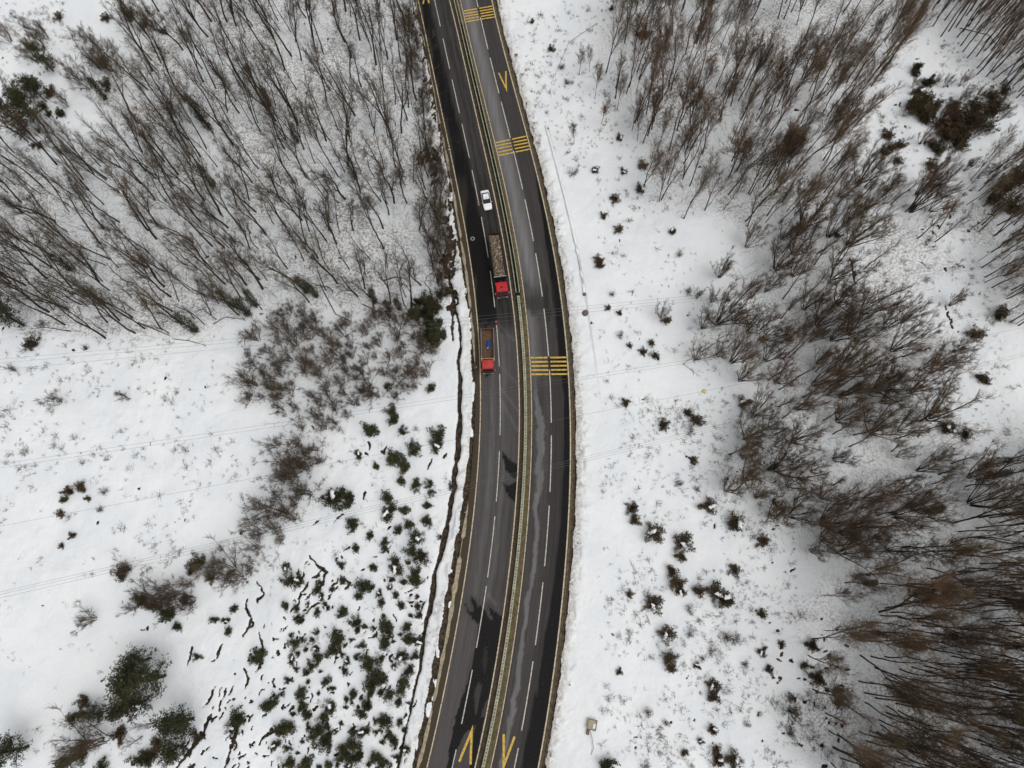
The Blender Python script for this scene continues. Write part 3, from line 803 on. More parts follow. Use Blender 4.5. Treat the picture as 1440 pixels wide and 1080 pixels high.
def rail(off, label, y0, y1, name="guard_rail"):
    t = empty(name, (float(MED(y0)) + off, y0, .09), label, "guard rail", "guard rails along the median")
    ys = np.arange(y0, y1, 1.5)
    b = MB(); s = 1 if off > 0 else -1
    prof = [(-.09, .42), (-.09, .68), (-.04, .72), (.04, .72), (.09, .68), (.09, .42), (.04, .5), (-.04, .5)]
    b.loft([[(float(MED(y)) + off + a - t.location.x, y - y0, c) for a, c in prof] for y in ys])
    b.build("rail_beam", M["rail"], t)
    first = None
    for y in ys[::3]:
        if first is None:
            p = MB(); p.box(-.06, .06, -.05, .05, -.1, .68)
            first = p.build("post", M["post"], t); o = first
        else:
            o = first.copy(); sc.collection.objects.link(o); o.parent = t
        o.location = (float(MED(y)) + off - s * .18 - t.location.x, y - y0, 0)
rail(-.36, "pale guard rail on the left side of the green median strip", BAR_TOP + .3, 175)
rail(.34, "pale guard rail on the right side of the green median strip", BAR_TOP + .3, 175)

def blades(name, pts, h, w, m, rng, lean=.35, per=6, kind="stuff", label=None):
    n = len(pts) * per
    base = np.repeat(np.asarray(pts, float), per, 0) + np.concatenate([rng.normal(0, .12, (n, 2)), np.zeros((n, 1))], 1)
    hh = h * rng.uniform(.4, 1.2, n)
    d = np.stack([rng.normal(0, lean, n), rng.normal(0, lean, n), np.ones(n)], 1); d /= np.linalg.norm(d, axis=1, keepdims=True)
    tip = base + d * hh[:, None]
    a = rng.uniform(0, 6.28, n); side = np.stack([np.cos(a), np.sin(a), 0 * a], 1) * w
    V = np.stack([base - side, base + side, tip], 1).reshape(-1, 3)
    F = np.arange(n * 3).reshape(-1, 3)
    return tag(link(name, new_mesh(name, V, F, m)), label, None, None, kind)
rg = np.random.RandomState(3)
y_ = rg.uniform(BAR_TOP - 6, 150, 5200)
y_ = y_[(fbm(y_ * .12, y_ * 0, 4, 2) > .3)]
blades("median_grass", np.stack([MED(y_) + rg.normal(0, .16, len(y_)), y_, np.full(len(y_), .09)], 1), .55, .07, M["grass"], rg)
y_ = rg.uniform(-45, 150, 2600)
blades("verge_grass", np.stack([R_OUT(y_) + 1.5 + np.abs(rg.normal(0, .5, len(y_))), y_, np.full(len(y_), .03)], 1), .40, .03, M["drygrass"], rg, .6, 4)
y_ = rg.uniform(-45, 150, 2600)
blades("median_weeds", np.stack([MED(y_) + rg.uniform(.35, .95, len(y_)), y_, np.full(len(y_), .08)], 1), .16, .03, M["drygrass"], rg, .6, 4)

def wall():
    ys = np.linspace(pyY(413, WALL), pyY(178, WALL), 60)
    t = empty("roadside_wall", (float(WALL(ys[0])), ys[0], 0), "low snow-topped wall with a stained dark face beside the verge", "wall")
    b = MB()
    prof = [(-.14, -.3), (-.14, .28), (.16, .28), (.16, -.3)]
    b.loft([[(float(WALL(y)) + a - t.location.x, y - ys[0], c) for a, c in prof] for y in ys])
    b.build("wall_body", M["wallm"], t)
    s = MB(); rg = np.random.RandomState(2)
    secs = []
    for y in ys:
        w = .16 + .05 * rg.rand() - (.12 if 0.05 < (y - ys[0]) / (ys[-1] - ys[0]) < .3 and rg.rand() < .8 else 0); zt = .72 + .06 * rg.rand()
        secs.append([(float(WALL(y)) + a * w - t.location.x - .02, y - ys[0], c) for a, c in ((-2.0, .14), (-1.1, zt - .32), (.9, zt - .3), (2.2, .2))])
    s.loft(secs); s.build("snow_cap", M["snowclump"], t, smooth=True)
    e = MB(); e.box(-.35, .35, -.6, .1, -.3, .55, (.08, .08)); e.build("end_block", M["wallm"], t, .04)
wall()

# ---------------------------------------------------------------- vehicles
def wheel(parent, x, y, r, w, rim=True, z=None):
    b = MB(); b.cyl((0, 0, 0), 0, r, w, 18); o = b.build("wheel", M["rubber"], parent, .03)
    o.location = (x, y, r if z is None else z)
    if rim:
        k = MB(); k.cyl(((w / 2 + .005) * (1 if x > 0 else -1), 0, 0), 0, r * .6, .02, 14); k.build("rim", M["rim"], o)
    return o

def car():
    loc = P(683.9, 280.5, .9); loc[2] = 0.008
    # local axes: -Y is the front
    x_a, x_b = P(679.9, 264.5, 1), P(686.8, 296.5, 1)
    hd = math.atan2(x_b[0] - x_a[0], -(x_b[1] - x_a[1]))
    t = empty("white_car", loc, "white saloon car driving in the left carriageway behind the loaded lorry", "car", rz=hd)
    b = MB()
    def sec(y, w, z0, z1, c=.10):
        return [(-w + c, y, z0), (w - c, y, z0), (w, y, z0 + c), (w, y, z1 - c), (w - c * 1.6, y, z1), (-w + c * 1.6, y, z1), (-w, y, z1 - c), (-w, y, z0 + c)]
    b.loft([sec(-2.28, .70, .32, .62), sec(-2.15, .82, .22, .70), sec(-1.6, .89, .20, .84), sec(-.95, .90, .20, .93), sec(0, .91, .20, .95), sec(1.3, .90, .20, .97), sec(1.95, .87, .22, .97), sec(2.2, .82, .28, .92), sec(2.28, .74, .36, .80)])
    b.build("body", M["whitepaint"], t, smooth=False)
    g = MB()
    g.loft([[(-.80, -.98, .93), (.80, -.98, .93), (.80, -.97, .96), (-.80, -.97, .96)],
            [(-.80, -.9, .93), (.80, -.9, .93), (.74, -.6, 1.20), (-.74, -.6, 1.20)],
            [(-.82, -.2, .93), (.82, -.2, .93), (.62, -.2, 1.43), (-.62, -.2, 1.43)],
            [(-.82, 1.0, .93), (.82, 1.0, .93), (.60, 1.0, 1.41), (-.60, 1.0, 1.41)],
            [(-.78, 1.55, .93), (.78, 1.55, .93), (.68, 1.5, 1.05), (-.68, 1.5, 1.05)]])
    g.build("side_window", M["glass"], t)
    r = MB(); r.loft([[(-.60, -.22, 1.425), (.60, -.22, 1.425), (.58, -.22, 1.455), (-.58, -.22, 1.455)], [(-.62, .4, 1.43), (.62, .4, 1.43), (.58, .4, 1.475), (-.58, .4, 1.475)], [(-.60, 1.05, 1.405), (.60, 1.05, 1.405), (.56, 1.05, 1.445), (-.56, 1.05, 1.445)]])
    r.build("roof", M["whitepaint"], t)
    k = MB(); k.box(-.13, .13, -.02, .12, 1.465, 1.495); k.build("roof_aerial", M["bumper"], t, .01)
    w = MB(); w.loft([[(-.80, -.99, .945), (.80, -.99, .945), (.80, -.99, .965), (-.80, -.99, .965)], [(-.62, -.24, 1.425), (.62, -.24, 1.425), (.62, -.24, 1.45), (-.62, -.24, 1.45)]])
    w.build("windscreen", M["glass"], t)
    w = MB(); w.loft([[(-.60, 1.07, 1.40), (.60, 1.07, 1.40), (.60, 1.07, 1.425), (-.60, 1.07, 1.425)], [(-.72, 1.58, .985), (.72, 1.58, .985), (.72, 1.60, 1.005), (-.72, 1.60, 1.005)]])
    w.build("rear_window", M["glass"], t)
    for s in (-1, 1):
        h = MB(); h.box(s * .62 - .17, s * .62 + .17, -2.27, -2.1, .55, .70, (.02, .03)); h.build("headlight", M["lamp"], t, .02)
        h = MB(); h.box(s * .66 - .14, s * .66 + .14, 2.19, 2.30, .66, .84, (.02, .02)); h.build("tail_light", M["tail"], t, .02)
        h = MB(); h.box(s * .98 - .10, s * .98 + .10, -.78, -.66, .90, 1.03); h.build("mirror", M["whitepaint"], t, .03)
        for y in (-1.45, 1.4): wheel(t, s * .80, y, .31, .21)
    bp = MB(); bp.box(-.78, .78, -2.31, -2.16, .22, .44); bp.build("front_bumper", M["bumper"], t, .03)
car()

def cab(t, y0, y1, w, z1, paint, hatch, glassm):
    """lorry cab between local y0 (front) and y1 (back); front faces -Y"""
    b = MB()
    def ring(y, x, za, zb, c): return [(-x, y, za), (x, y, za), (x, y, zb - c), (x - c, y, zb), (-x + c, y, zb), (-x, y, zb - c)]
    b.loft([ring(y0 + .02, w - .05, .7, 1.6, .05), ring(y0 + .04, w - .02, .7, 1.72, .05), ring(y0 + .22, w - .03, .7, z1 - .25, .08), ring(y0 + .40, w - .06, .7, z1 - .04, .10), ring(y0 + .8, w - .05, .7, z1, .12), ring(y1 - .1, w - .05, .7, z1, .12), ring(y1, w - .08, .7, z1 - .08, .12)])
    o = b.build("cab", paint, t)
    k = MB(); k.loft([[(-w + .12, y0 + .00, 1.76), (w - .12, y0 + .00, 1.76), (w - .12, y0 + .05, 1.76), (-w + .12, y0 + .05, 1.76)], [(-w + .18, y0 + .17, z1 - .33), (w - .18, y0 + .17, z1 - .33), (w - .18, y0 + .24, z1 - .33), (-w + .18, y0 + .24, z1 - .33)]])
    k.build("windscreen", glassm, t)
    k = MB(); k.box(-w + .02, w - .02, y0 - .16, y0 + .10, .35, .85); k.build("front_bumper", M["bumper"], t, .05)
    k = MB(); k.box(-w + .25, w - .25, y0 - .03, y0 + .03, .95, 1.5); k.build("grille", M["chassis"], t, .01)
    if hatch:
        k = MB(); k.box(-.30, .30, (y0 + y1) / 2 - .32, (y0 + y1) / 2 + .22, z1 - .01, z1 + .06); h = k.build("roof_hatch", M["redfaded"], t, .03)
        k = MB(); k.box(-.19, .19, (y0 + y1) / 2 - .22, (y0 + y1) / 2 + .12, z1 + .055, z1 + .085); k.build("hatch_pane", M["glass"], h)
    for s in (-1, 1):
        k = MB(); k.box(s * w - .02, s * w + .02, y0 + .5, y0 + 1.15, 1.75, z1 - .45); k.build("side_window", M["glass"], t)
        k = MB(); k.box(s * (w + .22) - .09, s * (w + .22) + .09, y0 + .12, y0 + .24, 1.75, 2.4); k.box(min(s * w, s * (w + .2)), max(s * w, s * (w + .2)), y0 + .16, y0 + .20, 2.3, 2.36); k.build("mirror", M["steel"], t, .015)
        k = MB(); k.box(s * (w - .35) - .2, s * (w - .35) + .2, y0 - .19, y0 - .13, .55, .75); k.build("headlight", M["lamp"], t, .01)
    return o

def open_bed(t, w, y0, y1, zf, zt, thick, m_in, m_rim, rim=.06, name="bed"):
    b = MB()
    b.box(-w, w, y0, y1, zf - .1, zf)
    b.box(-w, -w + thick, y0, y1, zf + .002, zt); b.box(w - thick, w, y0, y1, zf + .002, zt)
    b.box(-w + thick, w - thick, y0, y0 + thick, zf + .002, zt); b.box(-w + thick, w - thick, y1 - thick, y1, zf + .002, zt - .05)
    o = b.build(name, m_in, t)
    r = MB()
    for s in (-1, 1): r.box(s * w - (rim if s < 0 else thick + .02), s * w + (rim if s > 0 else thick + .02), y0, y1, zt + .002, zt + .09)
    r.build("bed_rim", m_rim, t)
    ys = np.arange(y0 + .4, y1 - .2, 1.1)
    for s in (-1, 1):
        for y in ys:
            ribs = MB(); ribs.box(s * (w + .045) - .04, s * (w + .045) + .04, y - .05, y + .05, zf, zt - .02)
            ribs.build("bed_rib", m_rim, t)
    return o

def loaded_lorry():
    a, b = P(694.3, 327.5, 3.0), P(706.8, 413, 2.6)
    hd = math.atan2(b[0] - a[0], -(b[1] - a[1])); L = math.hypot(b[0] - a[0], b[1] - a[1])
    c = (a + b) / 2; c[2] = .008
    t = empty("tipper_lorry", c, "red articulated tipper lorry heaped with brown rubble", "lorry", rz=hd)
    h = L / 2
    cab(t, -h + .1, -h + 2.35, 1.22, 3.15, M["redpaint"], True, M["glassgrey"])
    k = MB(); k.box(-.45, .45, -h + .5, h - .3, .75, 1.0); k.box(-1.0, 1.0, -h + 2.5, -h + 3.3, .7, 1.1); k.build("chassis", M["chassis"], t, .03)
    y0 = -h + 3.75
    open_bed(t, 1.22, y0, h, 1.25, 2.75, .08, M["chassis"], M["chassis"])
    k = MB(); k.box(-1.25, 1.25, y0 - .10, y0 - .003, 1.3, 2.84); f = k.build("bed_front", M["chassis"], t, .02)
    k = MB(); k.box(-1.28, 1.28, y0 - .16, y0 + .04, 2.86, 2.96); k.build("top_lip", M["steel"], f, .02)
    k = MB(); k.box(-1.2, 1.2, h + .01, h + .12, 1.15, 2.8); k.build("tailgate", M["chassis"], t, .03)
    for s in (-1, 1):
        wheel(t, s * 1.05, -h + 1.35, .50, .30)
        for y in (-h + 4.0, h - 3.9, h - 2.6, h - 1.3): wheel(t, s * .98, y, .50, .5)
        k = MB(); k.box(s * .95 - .18, s * .95 + .18, h + .01, h + .06, .8, .95); k.build("tail_light", M["tail"], t)
        k = MB(); k.cyl((s * .9, -h + 2.95, .75), 1, .28, .7, 12); k.build("fuel_tank", M["steel"], t)
    # the load
    rg = np.random.RandomState(8)
    n = 44; m = 13
    V, F, mi = [], [], []
    L2 = h - .25 - (y0 + .1)
    for i in range(n):
        for j in range(m):
            u, v = i / (n - 1), j / (m - 1)
            y = y0 + .1 + u * L2; x = -1.12 + v * 2.24
            z = 2.45 + .55 * math.sin(math.pi * v) ** .7 * math.sin(math.pi * min(1, .12 + u * .95)) ** .4 + rg.normal(0, .15)
            if j in (0, m - 1): z = 2.5 + rg.normal(0, .06)
            V.append((x + rg.normal(0, .04), y + rg.normal(0, .06), z))
    for i in range(n - 1):
        for j in range(m - 1):
            F.append((i * m + j, i * m + j + 1, (i + 1) * m + j + 1, (i + 1) * m + j)); mi.append(0)
    for q in range(620):                                    # loose stones
        u, v = rg.rand(), rg.uniform(.05, .95)
        y = y0 + .2 + u * (L2 - .2); x = -1.1 + v * 2.2
        z = 2.47 + .55 * math.sin(math.pi * v) ** .7 * math.sin(math.pi * min(1, .12 + u * .95)) ** .4
        r = rg.uniform(.07, .2) * (1.6 if rg.rand() < .06 else 1)
        o = len(V)
        for d in ((1,0,0),(-1,0,0),(0,1,0),(0,-1,0),(0,0,1),(0,0,-1)): V.append(tuple(np.array((x, y, z)) + np.array(d) * r * rg.uniform(.6, 1.2) + np.array((0, 0, .05))))
        for f in ((0,2,4),(2,1,4),(1,3,4),(3,0,4),(2,0,5),(1,2,5),(3,1,5),(0,3,5)): F.append(tuple(k + o for k in f)); mi.append(int(rg.rand() < .45))
    me = new_mesh("rubble_load", V, F, [M["rubble"], M["stone"]], mi)
    o = link("rubble_load", me); o.location = t.location; o.rotation_euler = t.rotation_euler
    tag(o, "heap of brown and tan rubble in the red lorry's long bed", "rubble")
loaded_lorry()

def empty_lorry():
    a, b = P(685.2, 461.3, 2.4), P(686.4, 522.5, 2.0)
    hd = math.atan2(b[0] - a[0], -(b[1] - a[1])); L = math.hypot(b[0] - a[0], b[1] - a[1])
    c = (a + b) / 2; c[2] = .008
    t = empty("rigid_lorry", c, "red rigid lorry with an empty rusty brown bed near the road edge", "lorry", rz=hd)
    h = L / 2
    cab(t, -h + .1, -h + 2.15, 1.20, 2.85, M["redfaded"], False, M["glass"])
    k = MB(); k.box(-.45, .45, -h + .5, h - .3, .75, 1.0); k.build("chassis", M["chassis"], t, .03)
    y0 = -h + 2.62
    open_bed(t, 1.27, y0, h, 1.25, 2.25, .07, M["rust"], M["greyrim"], .05)
    k = MB(); k.box(-1.32, 1.32, y0 - .06, y0 - .002, 1.2, 2.42); k.box(-1.32, 1.32, y0 - .46, y0 - .38, 2.2, 2.42)
    for x in (-1.28, 1.20): k.box(x, x + .08, y0 - .38, y0 - .06, 2.3, 2.42)
    k.build("headboard", M["cream"], t)
    k = MB(); k.box(-1.0, 1.0, y0 - .36, y0 - .1, 1.3, 2.0); k.build("spare_gear", M["chassis"], t)
    k = MB(); k.box(-1.25, 1.25, h + .01, h + .09, 1.15, 2.2); k.build("tailgate", M["rust"], t, .02)
    for s in (-1, 1):
        wheel(t, s * 1.03, -h + 1.2, .48, .28)
        for y in (h - 2.7, h - 1.4): wheel(t, s * .97, y, .48, .48)
        k = MB(); k.box(s * .95 - .16, s * .95 + .16, h + .01, h + .06, .8, .94); k.build("tail_light", M["tail"], t)
    # blue bundle on the bed floor
    rg = np.random.RandomState(4)
    e = empty("tarpaulin_bundle", P(687.0, 483.5, 1.3), "crumpled blue tarpaulin bundle lying in the empty brown lorry bed", "tarpaulin", rz=hd)
    e.location.z = c[2] + 1.255; e.scale = (.85, .85, .85)
    V, F = [], []
    n, m = 12, 10
    for i in range(n):
        for j in range(m):
            u, v = i / (n - 1), j / (m - 1)
            r = (math.sin(math.pi * v) * math.sin(math.pi * u)) ** .45
            w = .38 + .28 * u
            V.append(((v - .5) * 2 * w * (1 + rg.normal(0, .05)), (.5 - u) * 2.0 + rg.normal(0, .04), r * .55 + (rg.normal(0, .07) if r > .2 else 0)))
    for i in range(n - 1):
        for j in range(m - 1): F.append((i * m + j, i * m + j + 1, (i + 1) * m + j + 1, (i + 1) * m + j))
    link("tarpaulin", new_mesh("tarpaulin", V, F, M["tarp"]), e)
    k = MB(); k.box(-.42, .0, -1.12, -.85, 0, .22, (.04, .04)); k.build("pale_sack", M["pale"], e, .05)
empty_lorry()

# ---------------------------------------------------------------- small street furniture
def cone(px, py, label):
    t = empty("traffic_cone", P(px, py, .01), label, "traffic cone", "traffic cones on the carriageway"); t.scale = (.75, .75, .8)
    b = MB(); b.box(-.25, .25, -.25, .25, 0, .05); b.loft([[(math.cos(a) * r, math.sin(a) * r, z) for a in np.arange(12) * math.pi / 6] for r, z in ((.20, .05), (.05, .78))])
    b.build("cone_body", M["cone"], t)
    k = MB(); k.loft([[(math.cos(a) * r, math.sin(a) * r, z) for a in np.arange(12) * math.pi / 6] for r, z in ((.158, .32), (.118, .52))]); k.build("reflective_band", M["conewhite"], t)
cone(697.6, 452.5, "orange cone on the lane line just above the empty lorry")
cone(672.6, 286.5, "orange cone on the lane line left of the white car")

def manhole():
    t = empty("manhole_cover", P(664.6, 335.6, .006), "round pale-rimmed manhole cover in the dark left lane", "manhole cover")
    b = MB(); k = 24
    V, F = [], []
    for i in range(k):
        a = i * 2 * math.pi / k
        for r, z in ((.30, .0), (.30, .02), (.44, .02), (.46, .0)): V.append((math.cos(a) * r, math.sin(a) * r, z))
    for i in range(k):
        j = (i + 1) % k
        for q in range(3): F.append((i * 4 + q, i * 4 + q + 1, j * 4 + q + 1, j * 4 + q))
    b.add(V, F); b.build("rim_ring", M["ring"], t)
    b = MB(); b.cyl((0, 0, .005), 2, .29, .02, 24); b.build("lid", M["chassis"], t)
manhole()

def marker(px, py, label, hgt=1.0, plate=True, m="post", pm="conewhite", w=.06, pw=.16):
    t = empty("marker_post", G(px, py), label, "marker post", "posts along the roadside")
    b = MB(); b.box(-w, w, -w * .6, w * .6, -.15, hgt); b.build("post", M[m], t, .01)
    if plate:
        k = MB(); k.box(-pw, pw, -w * .6 - .03, -w * .6, hgt * .68, hgt + .02); k.build("plate", M[pm], t)
marker(725.6, 87, "thin roadside sign post on the snow near the yellow arrow", 2.6, True, "post", "steel", .05, .38)
marker(703.0, 7, "tall thin grey pole at the top of the right verge", 3.2, False, w=.08)
marker(740.2, 152, "short dark post on the verge above the dusty yellow bars", 2.0, True, "post", "post", .05, .14)
marker(770.6, 183, "dark stubby marker where the roadside wall begins", .9, True, "post", "post", .12, .2)
marker(784, 314, "thin post on the snow strip left of the roadside wall", 1.2, True, "post", "post", .05, .12)
marker(812.5, 524, "small dark post on the snow beside the bright yellow bars", .9, True, "post", "post", .08, .16)
marker(812, 764, "tiny dark post on the verge snow above the bare brown bushes", .8, True, "post", "post", .08, .16)
marker(801, 963, "lone small grey post on open verge snow above the tan panel", .8, False, w=.1)
marker(774, 1062, "dark post at the bottom edge beside the black lane", 1.0, True, "post", "post", .08, .16)
marker(767, 1084, "yellow marker panel on the verge at the very bottom edge", 1.4, True, "post", "yellowsign", .06, .28)
marker(632.5, 214, "pale two-armed post at the brown left shoulder", 1.2, True, "post", "conewhite", .05, .26)
marker(646, 750, "small post beside the brown bank at the left shoulder", 1.3, True, "post", "post", .06, .3)
marker(670.4, 517, "red and white marker on the brown bank beside the empty lorry", .8, True, "cone", "conewhite", .07, .12)

def tan_panel():
    t = empty("verge_panel", G(831, 1024), "tan framed panel tilted on a thin bent pole in the verge snow", "panel", rz=R(-12))
    b = MB(); b.box(-.72, .72, -.12, 1.45, .62, .70); b.build("panel_board", M["panel"], t, .02)
    f = MB()
    f.box(-.80, -.70, -.2, 1.53, .60, .78); f.box(.70, .80, -.2, 1.53, .60, .78); f.box(-.70, .70, 1.43, 1.53, .60, .78); f.box(-.70, .70, -.2, -.10, .60, .78)
    f.build("panel_frame", M["panelframe"], t)
    s = MB(); s.box(.18, .62, .1, .95, .70, .80, (.1, .15)); s.build("snow_patch", M["snowclump"], t, .03)
    k = MB(); k.box(-.70, -.15, -1.15, -.25, -.3, .5, (.05, .05)); k.build("footing", M["panelframe"], t, .04)
    k = Sticks(); p = np.array([(-.1, -.4, .55), (.35, -1.3, .62), (.75, -2.4, .5), (.95, -3.0, .35), (.80, -4.1, -.1)])
    k.path(p, .07, .05, 8); link("pole", k.mesh("pole", M["steel"]), t)
tan_panel()

def boulder(px, py, rx, ry, h, m, label, cat="boulder", seed=1, name="boulder", group=None):
    rg = np.random.RandomState(seed); V, F = [], []; n, k = 7, 16
    for i in range(n + 1):
        ph = i / n * math.pi * .62
        for j in range(k):
            a = j * 2 * math.pi / k; q = 1 + .09 * math.sin(2 * a + seed) + rg.normal(0, .025)
            V.append((math.sin(ph) * math.cos(a) * rx * q, math.sin(ph) * math.sin(a) * ry * q, math.cos(ph) * h))
    for i in range(n):
        for j in range(k): F.append((i * k + j, (i + 1) * k + j, (i + 1) * k + (j + 1) % k, i * k + (j + 1) % k))
    o = link(name, new_mesh(name, V, F, m, smooth=True), loc=tuple(G(px, py)))
    return tag(o, label, cat, group)
boulder(823, 440.5, .62, .72, .75, M["boulder"], "smooth round brown boulder on the snow below the wall's end")

# ---------------------------------------------------------------- overhead cables
def cable(name, wires, zl, zr, sag, label, spacers=(), ball=None):
    A0 = P(wires[0][0][0], wires[0][0][1], zl)
    t = empty(name, A0, label, "power line", "overhead power lines across the valley")
    paths = []
    for (a, b) in wires:
        A, B = P(*a, zl), P(*b, zr)
        u = np.linspace(-.32, 1.75, 60)
        pts = A[None] + (B - A)[None] * u[:, None]
        pts[:, 2] -= sag * (1 - ((u - .5) / .5) ** 2) * .25
        paths.append((pts, u))
        k = Sticks(); k.path(pts - A0[None], .014, .014, 4)
        link("wire", k.mesh("wire", M["wire"]), t)
    for s in spacers:
        e = [np.array([np.interp(s, u, p[:, i]) for i in range(3)]) - A0 for p, u in paths]
        k = Sticks(); k.path(np.array([e[0], e[-1]]), .05, .05, 5); link("spacer", k.mesh("spacer", M["wire"]), t)
    if ball is not None:
        p, u = paths[0]; c = np.array([np.interp(ball, u, p[:, i]) for i in range(3)]) - A0
        k = MB(); q = 12
        k.loft([[(c[0] + math.cos(a) * math.sin(f) * .30, c[1] + math.sin(a) * math.sin(f) * .30, c[2] + math.cos(f) * .30) for a in np.arange(q) * 2 * math.pi / q] for f in np.linspace(.05, math.pi - .05, 9)])
        k.build("marker_ball", M["ball"], t, smooth=True)
cable("power_line", [((0,505),(970,416)), ((0,510.5),(970,420)), ((0,520),(970,424))], 34, 26, 2, "uppermost three thin cables crossing just above the empty lorry", (.33,))
cable("power_line", [((0,652.5),(970,506)), ((0,658),(970,510))], 36, 26, 2, "pair of thin cables crossing at the bright yellow road bars", (.194, .5))
cable("power_line", [((0,740),(985,551))], 34, 26, 2, "single faint cable carrying a small yellow marker ball", ball=1.005)
cable("power_line", [((0,832.5),(1015,597)), ((0,836),(1015,600)), ((0,841),(1015,603))], 38, 26, 2, "lowest three thin cables crossing the evergreen bushes", (.215, .55))

# ---------------------------------------------------------------- vegetation: growing one of each kind
def unit(v): return v / (np.linalg.norm(v) + 1e-9)
def grow(rng, p, d, L, n, wob, up=0.0):
    pts = [np.array(p, float)]; d = unit(np.array(d, float))
    for i in range(n):
        d = unit(d + rng.normal(0, wob, 3) + np.array([0, 0, up]))
        pts.append(pts[-1] + d * L / n)
    return np.array(pts)
def at_path(pts, f):
    x = f * (len(pts) - 1); i = min(int(x), len(pts) - 2); u = x - i
    return pts[i] * (1 - u) + pts[i + 1] * u, unit(pts[i + 1] - pts[i])
def side_dir(rng, d, ang, az=None):
    ref = np.array([0, 0, 1.]) if abs(d[2]) < .9 else np.array([1., 0, 0])
    u = unit(np.cross(d, ref)); v = np.cross(d, u)
    a = rng.uniform(0, 2 * math.pi) if az is None else az
    return unit(d * math.cos(ang) + (u * math.cos(a) + v * math.sin(a)) * math.sin(ang))

def twigs(rng, crown, path, n, L, r, depth=1, f0=.25, asc=1.0):
    """short shoots along a branch, each with its own side shoots"""
    for k in range(n):
        f = rng.uniform(f0, 1.0); p, d = at_path(path, f)
        q = grow(rng, p, side_dir(rng, d, rng.uniform(.4, .95) * asc), L * rng.uniform(.5, 1.15), 2, .14 * asc, .12)
        crown.path(q, r, r * .55, 3)
        if depth > 0:
            for j in range(3):
                p2, d2 = at_path(q, rng.uniform(.25, 1))
                e = p2 + side_dir(rng, d2, rng.uniform(.4, .9) * asc) * L * rng.uniform(.3, .6)
                crown.segs(p2[None], e[None], r * .7, r * .45, 3)

def bare_tree(seed, H, stems=1, spread=.25, limbs=13, dense=1.0, r0=.17, low=.35, twig_m="twig", wob=.07, tr=.011, asc=1.0, reach=.26, fork=.6):
    """asc below 1 draws limbs and shoots up along the stems, as in a broom"""
    rng = np.random.RandomState(seed)
    trunk, crown = Sticks(), Sticks()
    paths = []
    az0 = rng.uniform(0, 6.28); up = .10 + .10 * (1 - asc)
    main = grow(rng, (0, 0, -.6), (rng.normal(0, .04), rng.normal(0, .04), 1), H + .6, 12, wob, .10)
    if stems == 1:
        trunk.path(main, r0, r0 * .16, 7); paths.append((main, low, H))
        if rng.rand() < fork:
            f = rng.uniform(.22, .45); p, d = at_path(main, f)
            q = grow(rng, p, side_dir(rng, d, rng.uniform(.25, .45) * asc), H * (1 - f) * rng.uniform(.75, .95), 8, wob, .10)
            trunk.path(q, r0 * .6, r0 * .14, 6); paths.append((q, .2, H * .6))
    else:
        for s in range(stems):
            az = az0 + s * 2 * math.pi / stems + rng.normal(0, .3); sp = spread * rng.uniform(.3, 1.3)
            q = grow(rng, (math.cos(az) * .15, math.sin(az) * .15, -.4), (math.cos(az) * sp, math.sin(az) * sp, 1), H * rng.uniform(.7, 1.05), 9, wob, .03)
            trunk.path(q, r0 * rng.uniform(.45, .8), r0 * .12, 6); paths.append((q, low, H * .8))
    for path, lo, hh in paths:
        nl = max(4, int(limbs * (1 if stems == 1 else .55)))
        for i in range(nl):
            f = lo + (1 - lo) * (i + rng.rand()) / nl * .98
            p, d = at_path(path, f)
            L = (hh * reach * (1.15 - f) + .9) * rng.uniform(.7, 1.25)
            lb = grow(rng, p, side_dir(rng, d, rng.uniform(.45, .95) * asc, i * 2.4 + rng.normal(0, .4)), L, 5, .13 * asc, up)
            crown.path(lb, .045 * (H / 18) ** .5 * (1.3 - f), .014, 4)
            for k in range(int(5 * dense + 1)):
                g = rng.uniform(.2, 1); p2, d2 = at_path(lb, g)
                br = grow(rng, p2, side_dir(rng, d2, rng.uniform(.4, .85) * asc), L * rng.uniform(.3, .6), 3, .15 * asc, up)
                crown.path(br, .019, .010, 3)
                twigs(rng, crown, br, int(4 * dense + 1), min(1.1, .35 + L * .22), tr, 1, asc=asc)
        twigs(rng, crown, path, int(10 * dense), .9, tr, 1, max(.3, lo), asc)
    return trunk.mesh("trunk", M["bark"]), crown.mesh("crown", M[twig_m])

def leaf_cards(rng, centres, radii, per, size, m, name, squash=.8):
    """leaf-sized faces scattered round clump centres"""
    n = len(centres) * per
    c = np.repeat(np.asarray(centres, float), per, 0); r = np.repeat(np.asarray(radii, float), per)
    d = rng.normal(0, 1, (n, 3)); d /= np.linalg.norm(d, axis=1, keepdims=True)
    p = c + d * (r * rng.uniform(.25, 1.0, n) ** .6)[:, None] * np.array([1, 1, squash])
    a = d + rng.normal(0, .5, (n, 3)) + np.array([0, 0, .35]); a /= np.linalg.norm(a, axis=1, keepdims=True)
    b = np.cross(a, rng.normal(0, 1, (n, 3))); b /= np.linalg.norm(b, axis=1, keepdims=True)
    s = size * rng.uniform(.5, 1.3, n)
    V = np.stack([p - b * s[:, None] * .22, p + a * s[:, None] * .5 - b * s[:, None] * .05, p + a * s[:, None], p + a * s[:, None] * .45 + b * s[:, None] * .28], 1).reshape(-1, 3)
    return new_mesh(name, V, np.arange(n * 4).reshape(-1, 4), m)

